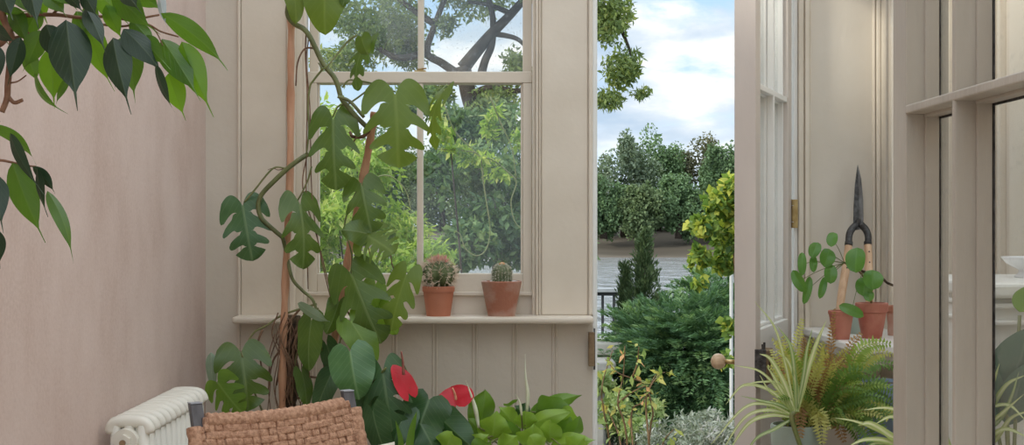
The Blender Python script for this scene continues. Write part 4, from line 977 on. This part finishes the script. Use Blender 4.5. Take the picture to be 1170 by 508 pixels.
# spider plant hanging left
sp1=V((fc.x+.02,3.86,.61)); s1=thing('spider_plant','striped spider plant with long cream-edged blades arching left across the open door edge','potted plant',sp1)
for pts,w_,mt in [
 ([(905,470),(890,446),(868,424),(838,417)],5,'spi'),([(908,468),(895,435),(880,410),(868,404)],8,'spi'),([(906,470),(880,446),(850,440),(829,462)],6,'spi'),([(905,474),(880,462),(850,466),(812,508)],6,'spi'),
 ([(905,476),(880,474),(855,484),(832,516)],8,'spi'),([(906,474),(878,468),(850,478),(822,520)],6,'spi'),([(908,466),(896,410),(884,372),(862,344)],4,'spi'),([(910,466),(908,430),(903,395),(888,372)],7,'spi_green'),
 ([(906,472),(893,440),(870,436),(848,440)],4,'spi'),([(912,466),(921,430),(932,395),(944,366)],9,'spi'),([(910,470),(918,430),(922,400),(928,376)],6,'spi_green'),([(905,472),(895,456),(880,448),(868,428)],5,'spi'),
 ([(908,470),(894,448),(884,430),(876,418)],6,'spi'),([(905,478),(885,490),(865,500),(850,520)],6,'spi_green'),([(906,470),(890,462),(872,458),(846,452)],5,'spi_green'),([(912,470),(910,440),(900,412),(886,400)],6,'spi')]:
    blade(s1,[P(x,y,3.88) for i,(x,y) in enumerate(pts)],w_*.72,L[mt])
stem('stem',[sp1+V((0,0,.13)),P(906,484,3.86),P(907,470,3.86)],.006,.007,M['petiole'],s1)
pot(s1,sp1+V((0,0,.0)),.052,.042,.15,.003,.02,'terra_old')
# second spider plant, lower right, runs behind the near glazed door
sp2=V(((1085-CX)/F*3.15,3.15,.61)); s2=thing('spider_plant','striped spider plant with bright blades low behind the near glazed door','potted plant',sp2)
pot(s2,sp2,.075,.06,.13,.004,.02,'terra_old')
b2=P(1085,560,3.15)
for pts,w_,mt in [([(1060,520),(1010,495),(980,482),(954,477)],5,'spi'),([(1062,515),(1040,478),(1015,466),(987,468)],6,'spi'),([(1060,530),(1020,500),(995,484),(980,486)],10,'spi'),([(1062,530),(1020,506),(990,502),(968,510)],8,'spi'),
 ([(1065,520),(1045,490),(1020,476),(1000,484)],7,'spi'),([(1080,520),(1078,480),(1074,450),(1068,425)],6,'spi_green'),([(1095,520),(1120,480),(1134,440),(1142,415)],7,'spi'),([(1098,520),(1130,470),(1150,440),(1172,428)],8,'spi'),
 ([(1095,525),(1125,490),(1145,472),(1170,450)],7,'spi'),([(1098,525),(1130,500),(1150,490),(1175,500)],8,'spi'),([(1090,520),(1118,475),(1150,462),(1172,480)],6,'spi'),([(1092,520),(1140,482),(1155,455),(1164,425)],6,'spi_green'),([(1100,530),(1135,505),(1155,478),(1180,468)],7,'spi'),([(1085,520),(1080,500),(1076,488),(1072,470)],8,'spi'),([(1065,525),(1030,512),(1000,506),(985,520)],7,'spi_green')]:
    blade(s2,[b2]+[P(x,y,3.15 if pts[-1][0]<1060 else 3.15-.24*(k+1)/len(pts)) for k,(x,y) in enumerate(pts)],w_,L[mt])
# big grey-green leaves behind the near door
ob=V((1.02,2.62,.61)); 
m=MB(); 
og=thing('potted_broadleaf','broad grey-green leaved plant in blue-grey pot seen through the near glazed door','potted plant',(1.02,2.99,.61)); ob=V((1.06,3.02,.61)); og.location=ob; bpy.context.view_layer.update()
pot(og,ob,.085,.07,.13,0,0,'bluegrey')
for i,(b,t,w_,mt,ro) in enumerate([((1150,452),(1178,378),60,'orc',.35),((1165,360),(1186,326),34,'lily_dark',.3),((1160,480),(1195,380),60,'orc',-.2),((1140,490),(1118,400),44,'orc',.4),((1150,490),(1170,420),40,'orc',0)]):
    leaf(og,P(b[0],b[1],3.02),P(t[0],t[1],2.96),w_,'oval',L[mt],ro,.12,.2,.02,'leaf',seed=i)
    stem('petiole',[P(b[0],b[1],3.02),(P(b[0],b[1],3.02)+ob+V((0,0,.2)))/2,ob+V((0,0,.11))],.004,.004,M['petiole'],og)
# blue-grey pot glimpsed under the right sill
t=thing('glazed_pot','blue-grey glazed pot half hidden by fern fronds below the right sill','flower pot',(1.10,4.22,.61)); pot(t,V((1.10,4.22,.61)),.08,.065,.37,.0,.0,'bluegrey')
# white cupboard with footed bowl lid
cb=thing('cupboard','white moulded cupboard behind the near glazed door','cupboard',(1.26,3.4,0))
m=MB(); m.box(1.03,1.365,3.12,3.62,.06,1.285); m.done('body',M['white'],cb,bevel=.004)
m=MB(); m.box(1.015,1.375,3.085,3.64,1.285,1.318); m.done('top',M['white'],cb,bevel=.008)
for z in (1.262,1.225): m=MB(); m.box(1.022,1.37,3.10,3.63,z,z+.012); m.done('moulding',M['white'],cb,bevel=.004)
m=MB(); m.box(1.05,1.35,3.14,3.60,0,.06); m.done('plinth',M['white'],cb)
bo=V((1.235,3.42,1.318)); bw=thing('footed_bowl','small white footed bowl on the white cupboard','bowl',bo)
m=MB(); m.lathe(bo,[(.024,0),(.026,.003),(.016,.012),(.016,.018),(.045,.034),(.055,.046),(.057,.050),(.053,.050),(.042,.038),(.01,.026)],36); m.done('bowl_body',M['porcelain'],bw,True)

# ================================================================== OUTSIDE
m=MB(); m.box(-14,10,YB+.2,13.6,-.9,-.30); o=struct(m.done('ground',M['earth']))
GZ=-.30; WZ=-1.15
# river
def river_mat():
    m,t,out=nt('river_water'); b=N(t,'ShaderNodeBsdfPrincipled',Roughness=.12); b.inputs['Base Color'].default_value=(.30,.31,.31,1); b.inputs['Specular IOR Level'].default_value=.8
    tc=N(t,'ShaderNodeTexCoord'); mp=N(t,'ShaderNodeMapping'); mp.inputs['Scale'].default_value=(.28,.13,1); t.links.new(tc.outputs['Object'],mp.inputs[0])
    n=N(t,'ShaderNodeTexNoise',Scale=1.6,Detail=6,Roughness=.6); t.links.new(mp.outputs[0],n.inputs['Vector'])
    bp=N(t,'ShaderNodeBump',Strength=1,Distance=.9); t.links.new(n.outputs[0],bp.inputs['Height']); t.links.new(bp.outputs[0],b.inputs['Normal'])
    t.links.new(b.outputs[0],out.inputs[0]); return m
m=MB(); m.add([(-120,13.4,WZ),(120,13.4,WZ),(120,112,WZ),(-120,112,WZ)],[(0,1,2,3)]); o=m.done('river',river_mat()); o['kind']='structure'
# muddy far bank
pts=[(104,WZ-.3),(107,WZ+.25),(109,-.35),(112,.35),(118,.9),(150,1.0)]
vs=[];fs=[]; nx_=90
for i in range(nx_+1):
    x=-90+200*i/nx_
    for (y,z) in pts: vs.append((x,y+noise.noise(V((x*.08,y,0)))*1.6,z+noise.noise(V((x*.15,y*.3,5)))*.22))
k=len(pts)
for i in range(nx_):
    for j in range(k-1): a=i*k+j; fs.append((a,a+k,a+k+1,a+1))
m=MB(); m.add(vs,fs); o=m.done('river_bank',M['mud'],None,True); o['kind']='structure'
# trees across the river
def far_tree(px,top,wpx,Y,kind,label,seed,base=268):
    c=P(px,base,Y); H=(base-top)/F*Y; Wd=wpx/F*Y
    t=thing('riverside_tree',label,'tree',(c.x,Y,.3),'trees on the far river bank')
    cz=c.z+H*.45; p,rn=lumpy((c.x,Y,cz),(Wd*.56,Wd*.35,H*.62),int(5200+Wd*900),40,.27,seed)
    leafcloud('foliage',p,.25,FAR[kind],t,.7,rnd=rn)
    m=MB(); m.tube([(c.x,Y,.2),(c.x+.1,Y,cz-H*.1)],[.28,.16],8); m.done('trunk',M['bark'],t,True)
ft=[(960,148,110,117,2,'grey-green far bank tree beyond the right jamb of the garden door'),(1040,150,120,118,0,'broad olive far bank tree well to the right of the garden door'),(300,146,120,117,1,'far bank tree to the left of the window behind the wall'),(640,150,120,116,2,'grey-green round tree left of the others across the river, behind the window post'),
 (712,150,86,113,2,'grey-green tree with a thin crown at the doorway left edge, far bank'),
 (752,143,84,117,1,'rounded mid-green tree in the middle of the far bank'),
 (795,146,70,119,3,'bronze-tinged tree just right of the middle on the far bank'),
 (822,162,64,112,1,'green willow-like tree reaching low over the far mud bank'),
 (855,158,80,116,0,'olive tree on the far bank partly hidden by the open door'),
 (900,150,90,118,1,'green far bank tree hidden behind the open door leaf'),
 (575,138,110,118,1,'far bank tree seen through the right window pane'),(505,145,110,115,0,'far bank tree seen through the middle of the window'),(440,140,110,117,1,'far bank tree seen through the left window pane'),(372,140,110,116,2,'far bank tree at the left edge of the window'),
 (732,205,60,108.5,0,'low olive bush over the mud bank at doorway left'),(775,200,76,109,1,'low green bush over the mud bank at doorway centre'),(690,200,60,109,1,'low green bush over the mud bank beside the window post'),(815,205,60,109.5,0,'low olive bush at the water across the river on the right')]
for i,a in enumerate(ft): far_tree(*a[:5],a[5],i+3)

# near garden tree with dark branches
def branchy_tree(name,label,base,segs,seed):
    t=thing(name,label,'tree',base)
    for i,(pts,r0,r1) in enumerate(segs):
        stem('trunk' if i==0 else 'branch',[P(*p) if isinstance(p,tuple) else p for p in pts],r0,r1,M['bark'],t,6,10)
    return t
TY=14.0
gb=P(560,254,TY); gb.z=GZ
gt=branchy_tree('garden_tree','large spreading tree with dark forked branches filling the top of the window',gb,[
 ([gb+V((.3,0,-.3)),gb+V((.25,0,.6)),(556,215,TY),(548,150,TY),(536,110,TY),(529,76,TY)],.10,.075),
 ([(529,78,TY),(545,58,TY),(562,38,TY),(582,18,TY),(605,-8,TY)],.07,.035),([(548,92,TY),(554,70,TY),(562,50,TY),(563,20,TY),(556,-10,TY)],.045,.025),
 ([(531,90,TY),(505,72,TY),(488,60,TY),(497,28,TY),(510,-6,TY)],.045,.025),([(562,38,TY),(590,44,TY),(604,58,TY)],.03,.015),([(585,16,TY),(560,6,TY),(535,2,TY)],.03,.015),
 ([(497,28,TY),(470,10,TY),(450,-6,TY)],.035,.02),([(536,110,TY),(560,100,TY),(590,104,TY),(620,96,TY)],.04,.02),([(488,60,TY),(455,66,TY),(425,52,TY),(398,50,TY)],.04,.015),([(600,2,TY),(650,-10,TY),(700,20,TY-.5),(725,70,TY-.5)],.04,.012),
 ([(556,215,TY),(530,252,TY-.3),(565,246,TY-.3),(602,252,TY-.3)],.03,.015)],1)
def blob(cs,n,size,mat,name='foliage',parent=None,aspect=.45,up=.3,nl=8,k=.45):
    ps=[];rn=[]
    tot=sum(c[2]*c[3] for c in cs)
    for i,(x,y,rx,ry,Y,ry_d) in enumerate(cs):
        c=P(x,y,Y); p,r=lumpy(c,(rx/F*Y,ry_d,ry/F*Y),max(60,int(n*rx*ry/tot)),nl,k,i+int(x)); ps.append(p); rn.append(r)
    return leafcloud(name,np.concatenate(ps),size,mat,parent,aspect,up,rnd=np.concatenate(rn))
blob([(430,30,75,60,TY+.5,1.0),(395,70,40,30,TY,.6),(470,60,30,30,TY+.6,.4),(540,0,60,26,TY+.4,.6),(590,80,26,30,TY,.5),(575,120,50,26,TY,.5),(500,105,40,20,TY+.3,.5),(470,-30,140,40,TY,.8),(620,-30,90,50,TY-.3,.8),
      (700,20,34,52,TY-.6,.5),(712,75,32,34,TY-.6,.4),(698,115,24,16,TY-.6,.3),(735,105,16,8,TY-.6,.2),(690,-30,40,40,TY-.6,.5),(510,30,16,20,TY,.3)],26000,.062,FO['oak'],parent=gt,aspect=.42)

# shrubs close behind the window
def shrub(name,label,cat,base,cs,n,size,mat,aspect=.4,stems=5,**kw):
    t=thing(name,label,cat,base)
    blob(cs,n,size,FO[mat],parent=t,aspect=aspect,**kw)
    for i in range(stems):
        x,y,rx,ry,Y,_=cs[i%len(cs)]; e=P(x+random.uniform(-.4,.4)*rx,y,Y)
        stem('stem',[V(base)+V((random.uniform(-.1,.1),0,0)),(V(base)+e)/2+V((random.uniform(-.1,.1),0,.1)),e],.010,.004,M['bark'],t,4,6)
    return t
b_=P(400,254,9.0); b_.z=GZ
shrub('leafy_shrub','tall bright yellow-green shrub behind the left half of the window','shrub',b_,[(380,150,34,50,9.0,.35),(425,195,45,50,8.8,.35),(385,255,45,45,8.7,.3),(455,255,42,45,8.9,.3),(478,300,50,40,8.6,.3),(420,310,70,40,8.6,.3),(365,200,30,60,9.2,.3),(350,300,50,60,8.9,.3)],9000,.060,'lime',.34)
b_=P(570,254,10.6); b_.z=GZ
shrub('leafy_shrub','mid-green shrub behind the right half of the window, above the cacti','shrub',b_,[(505,200,34,42,10.6,.4),(560,190,40,40,10.9,.4),(545,260,60,45,10.5,.4),(590,275,45,40,10.8,.4),(510,300,50,30,10.4,.3),(640,290,50,40,11,.3),(600,225,26,26,11,.3),(520,150,44,34,12,.4),(580,140,40,30,12,.4),(480,120,40,30,12,.4)],13000,.065,'mid',.5,2)
b_=P(520,254,7.6); b_.z=GZ
vt=shrub('climbing_vine','pale-leaved vine trailing tendrils across the right window pane','vine',b_,[(520,170,22,12,7.6,.12),(545,185,30,12,7.6,.12),(508,150,14,20,7.6,.1),(560,150,10,24,7.6,.06),(590,160,9,16,7.6,.06),(570,200,20,8,7.6,.06),(500,130,12,20,7.6,.1),(566,125,10,14,7.6,.08)],900,.045,'lime',.42,1)
for pts in ([(500,170),(530,172),(548,178),(552,205),(556,232),(560,262),(556,284),(545,292),(532,284),(526,268),(520,264)],[(548,178),(565,184),(580,196),(590,208),(584,230),(588,252),(598,262),(606,256)],[(508,120),(520,150),(548,178)],[(560,110),(572,140),(585,170),(590,205)],[(405,215),(440,200),(462,215),(470,240)]):
    stem('tendril',[P(x,y,7.55) for x,y in pts],.004,.0025,M['petiole'],vt)
# golden vine by the doorway right
b_=P(838,254,8.6); b_.z=GZ
shrub('golden_vine','bright yellow-green vine leaves hanging behind the open door edge','vine',b_,[(818,232,18,16,8.6,.12),(804,258,18,16,8.6,.12),(828,262,26,34,8.8,.2),(800,292,18,16,8.6,.12),(833,212,12,14,8.6,.1),(797,322,9,8,8.6,.08),(848,250,22,44,8.6,.15),(828,300,18,22,8.8,.12),(834,372,7,14,8.6,.06),(829,408,10,12,8.6,.06)],2600,.052,'grape',.8,0,nl=14,k=.34)
stem('stem',[V((P(841,300,8.75).x,8.75,GZ)),P(842,400,8.75),P(840,320,8.7),P(836,260,8.65),P(826,215,8.6)],.010,.004,M['twig'],bpy.data.objects['golden_vine'],5,6)
m=MB(); m.tube([(P(835.5,300,9.0).x,9.0,GZ),(P(835.5,300,9.0).x,9.0,EYE+.03)],.011,8); m.tube([(P(835.5,300,9.0).x,9.0,EYE+.03),(P(835.5,300,9.0).x,9.0,EYE+.05)],[.014,.006],8); tag(m.done('garden_pole',M['pole']),'thin white garden pole standing among the golden vine leaves','garden pole')

# conifers and feathery juniper
def conifer(px,top,wpx,Y,label,seed,n=5200):
    rs=np.random.RandomState(seed); tp=P(px,top,Y); H=tp.z-GZ; R_=wpx/2/F*Y
    t=thing('dwarf_conifer',label,'conifer',(tp.x,Y,GZ))
    nb_=260; ps=[];ds=[]
    for i in range(nb_):
        s=(i+.5)/nb_; z=GZ+H*(s*.97); r=R_*(1-s**1.35)*rs.uniform(.6,1.15)+.012; a=rs.uniform(0,2*PI); k=n//nb_
        u=rs.uniform(.1,1,k)[:,None]
        d=np.array([math.cos(a),math.sin(a),1.5]); q=np.array([tp.x,Y,z])+np.array([math.cos(a)*r,math.sin(a)*r,.0])*u+np.array([0,0,r*.55+.05])*u**1.3+rs.normal(size=(k,3))*.016
        ps.append(q); ds.append(np.tile(d,(k,1)))
    leafcloud('foliage',np.concatenate(ps),.036,FO['conifer'],t,.28,dirs=np.concatenate(ds))
    m=MB(); m.tube([(tp.x,Y,GZ),(tp.x,Y,GZ+H*.9)],[.03,.006],8); m.done('trunk',M['bark'],t,True)
conifer(736,264,92,11.0,'pointed dark dwarf conifer standing before the river',3,14000)
conifer(714,302,44,11.1,'smaller dark conifer tucked left of the pointed one',4,7000)
def sprays(name,label,cat,center,R,n,mat,size,top_bias=.3,seed=0,per=60,ln=.34):
    rs=np.random.RandomState(seed); ps=[];ds=[];rn=[]
    c=np.array(center)
    for i in range(n):
        d=rs.normal(size=3); d[2]=d[2]*.9+top_bias; d/=np.linalg.norm(d)
        s=c+d*np.array(R)*rs.uniform(.35,.85); out=d*np.array([1,1,.8]); out/=np.linalg.norm(out)
        side=np.cross(out,[0,0,1]); side/=np.linalg.norm(side)+1e-6; l=ln*rs.uniform(.7,1.2); tone=rs.uniform(.1,.8)
        u=rs.uniform(0,1,per)[:,None]; sg=np.sign(rs.uniform(-1,1,(per,1)))
        w_=(1-u)*l*.28*rs.uniform(0,1,(per,1))*sg
        q=s+out*u*l+side*w_+np.array([0,0,-1])*(u**2)*l*.35+rs.normal(size=(per,3))*.006
        ps.append(q); ds.append(out*1.0+side*sg*.8+np.array([0,0,-.2])); rn.append((tone+.35*u[:,0]+rs.uniform(-.15,.15,per)))
    t=thing(name,label,cat,(center[0],center[1],GZ))
    leafcloud('foliage',np.concatenate(ps),size,FO[mat],t,.22,dirs=np.concatenate(ds),jitter=.6,rnd=np.concatenate(rn))
    for i in range(5):
        e=V(center)+V((random.uniform(-.5,.5)*R[0],random.uniform(-.3,.3)*R[1],R[2]*random.uniform(.0,.4))); stem('stem',[V((center[0]+random.uniform(-.05,.05),center[1],GZ)),e],.02,.008,M['bark'],t,3,6)
    return t
def C(px,py,Y): p=P(px,py,Y); return (p.x,p.y,p.z)
sprays('feathery_juniper','large feathery green juniper filling the doorway view','shrub',C(795,425,9.6),(.46,.36,.52),620,'juniper',.04,seed=5,per=90,ln=.26)
sprays('feathery_juniper','darker low juniper at the foot of the dwarf conifer','shrub',C(742,430,10.0),(.30,.3,.56),420,'juniper',.04,seed=6,per=80,ln=.24)
sprays('feathery_juniper','juniper top right of the doorway view below the golden vine','shrub',C(818,376,10.1),(.26,.3,.40),300,'juniper',.04,seed=8,per=80,ln=.26)
# silver lavender-like mound
b_=P(800,254,8.3); b_.z=GZ
shrub('silver_shrub','low silvery grey shrub mound at the bottom of the doorway','shrub',b_,[(790,495,36,26,8.3,.3),(828,500,36,28,8.2,.3),(752,500,30,24,8.5,.3),(812,478,22,12,8.5,.2),(860,500,30,28,8.1,.3)],7000,.040,'lav',.25,4,up=.1)
b_=P(720,254,8.8); b_.z=GZ
shrub('leafy_shrub','loose pale green undergrowth low at the left of the doorway','shrub',b_,[(705,470,26,30,8.9,.3),(730,488,26,24,8.7,.3),(690,440,14,20,9.2,.2),(750,465,16,12,9.0,.2)],2600,.045,'low',.5,4)
# thin stemmed shrub with yellowing leaves
yb=P(735,254,7.0); yb.z=GZ; ys=thing('thin_shrub','thin-stemmed shrub with sparse yellowing leaves just outside the doorway','shrub',yb)
tips=[]
for pts in ([(735,640),(742,500),(746,470),(737,440),(722,432),(705,425),(692,410)],[(742,510),(738,460),(744,440),(753,428)],[(700,640),(698,520),(690,470),(688,440),(700,400)],[(722,640),(716,500),(706,460),(712,430),(714,395)],[(735,640),(724,520),(722,470),(735,458),(748,430),(760,425)],[(705,640),(710,520),(700,480),(686,455)],[(738,640),(752,540),(758,505),(770,490)],[(722,432),(728,415),(730,396)],[(706,460),(722,448),(738,440)]):
    q=[P(x,y,7.0+random.uniform(-.05,.05)) for x,y in pts]; stem('stem',q,.0055,.0022,M['twig'],ys,5,6)
    sq=smooth_pts(q,6); tips+= [p for p in sq[len(sq)//3:] if p.z>.1]
arr=[]
for p in tips: arr.append(tuple(p+V((random.gauss(0,.022),random.gauss(0,.03),random.gauss(0,.018)))))
leafcloud('foliage',arr,.052,FO['sprig'],ys,.42,up=.6)
b_=P(830,254,8.0); b_.z=GZ
# railing
rl=thing('river_railing','black railing with pale cap between garden and river','railing',(P(700,254,13.2).x,13.2,GZ))
X0,X1=P(430,254,13.2).x,P(722,254,13.2).x; zt=EYE-(335-CY)/F*13.2
m=MB(); m.box(X0,X1,13.18,13.22,zt-.02,zt+.012); m.done('top_rail',M['rail'],rl)
m=MB(); m.box(X0,X1,13.14,13.26,zt+.012,zt+.05); m.done('rail_cap',M['railcap'],rl,bevel=.006)
m=MB(); m.box(X0,X1,13.18,13.22,GZ+.08,GZ+.12); m.done('bottom_rail',M['rail'],rl)
x=X0
while x<X1:
    m=MB(); m.box(x-.012,x+.012,13.19,13.21,GZ+.0,zt-.02); m.done('post',M['rail'],rl); x+=.105 if (int((x-X0)/.105)%2) else .105
# pale stone steps / ledges
for i,(a,b,y0,y1,z) in enumerate([(676,712,392,406,9.9),(672,704,414,424,9.5),(670,702,434,446,9.2)]):
    p0=P(a,y0,z); p1=P(b,y1,z); m=MB(); m.box(p0.x-.3,p1.x,z,z+.5,p1.z,p0.z-.0); m.box(p0.x-.25,p1.x-.06,z+.06,z+.5,GZ,p1.z); o=m.done('stone_ledge',M['stone'],bevel=.01)
    tag(o,['topmost pale stone ledge at the left edge of the doorway view','middle pale stone ledge at the left edge of the doorway view','lowest pale stone ledge at the left edge of the doorway view'][i],'stone ledge','pale stone ledges outside')

# ================================================================== SKY, LIGHT, CAMERA
w=bpy.data.worlds.new('sky'); bpy.context.scene.world=w; w.use_nodes=True; t=w.node_tree; t.nodes.clear()
out=t.nodes.new('ShaderNodeOutputWorld'); bg=N(t,'ShaderNodeBackground',Strength=1.0)
tc=N(t,'ShaderNodeTexCoord'); sp=N(t,'ShaderNodeSeparateXYZ'); t.links.new(tc.outputs['Generated'],sp.inputs[0])
skyc=ramp(t,sp.outputs[2],[(0,(.72,.82,.92)),(.10,(.52,.70,.90)),(.2,(.36,.58,.86)),(.45,(.50,.58,.68)),(1,(.60,.61,.62))])
mp=N(t,'ShaderNodeMapping'); mp.inputs['Scale'].default_value=(1,1,2.6); mp.inputs['Location'].default_value=(.13,.0,.30); t.links.new(tc.outputs['Generated'],mp.inputs[0])
n1=N(t,'ShaderNodeTexNoise',Scale=5.5,Detail=9,Roughness=.58,Distortion=.2); t.links.new(mp.outputs[0],n1.inputs['Vector'])
n2=N(t,'ShaderNodeTexNoise',Scale=9,Detail=7,Roughness=.5); t.links.new(mp.outputs[0],n2.inputs['Vector'])
mask=ramp(t,n1.outputs[0],[(.40,(0,0,0)),(.50,(1,1,1))])
cc_=ramp(t,n2.outputs[0],[(.38,(.44,.56,.70)),(.50,(.64,.72,.80)),(.60,(.97,.97,.96))])
mx=N(t,'ShaderNodeMix',data_type='RGBA'); t.links.new(mask,mx.inputs[0]); t.links.new(skyc,mx.inputs[6]); t.links.new(cc_,mx.inputs[7])
mr=N(t,'ShaderNodeMapRange'); mr.inputs[1].default_value=.22; mr.inputs[2].default_value=.75; mr.inputs[3].default_value=1.05; mr.inputs[4].default_value=2.3; t.links.new(sp.outputs[2],mr.inputs[0]); t.links.new(mr.outputs[0],bg.inputs[1]); t.links.new(mx.outputs[2],bg.inputs[0]); t.links.new(bg.outputs[0],out.inputs[0])
sl=bpy.data.lights.new('sun','SUN'); sl.energy=2.2; sl.angle=math.radians(8); sl.color=(1,.95,.86)
so=bpy.data.objects.new('sun',sl); col.objects.link(so)
so.rotation_euler=V((-.80,-.35,.40)).to_track_quat('Z','Y').to_euler()
cam=bpy.data.cameras.new('camera'); cam.lens=50; cam.sensor_width=36; cam.clip_end=2000; cam.clip_start=.05
co=bpy.data.objects.new('camera',cam); col.objects.link(co); co.location=(0,0,EYE); co.rotation_euler=(PI/2,0,0)
sc=bpy.context.scene; sc.camera=co
sc.view_settings.view_transform='Standard'; sc.view_settings.look='None'; sc.view_settings.gamma=1; sc.view_settings.exposure=0.27
sc.view_settings.use_curve_mapping=False
sc.cycles.max_bounces=10; sc.cycles.transparent_max_bounces=24; sc.cycles.diffuse_bounces=5
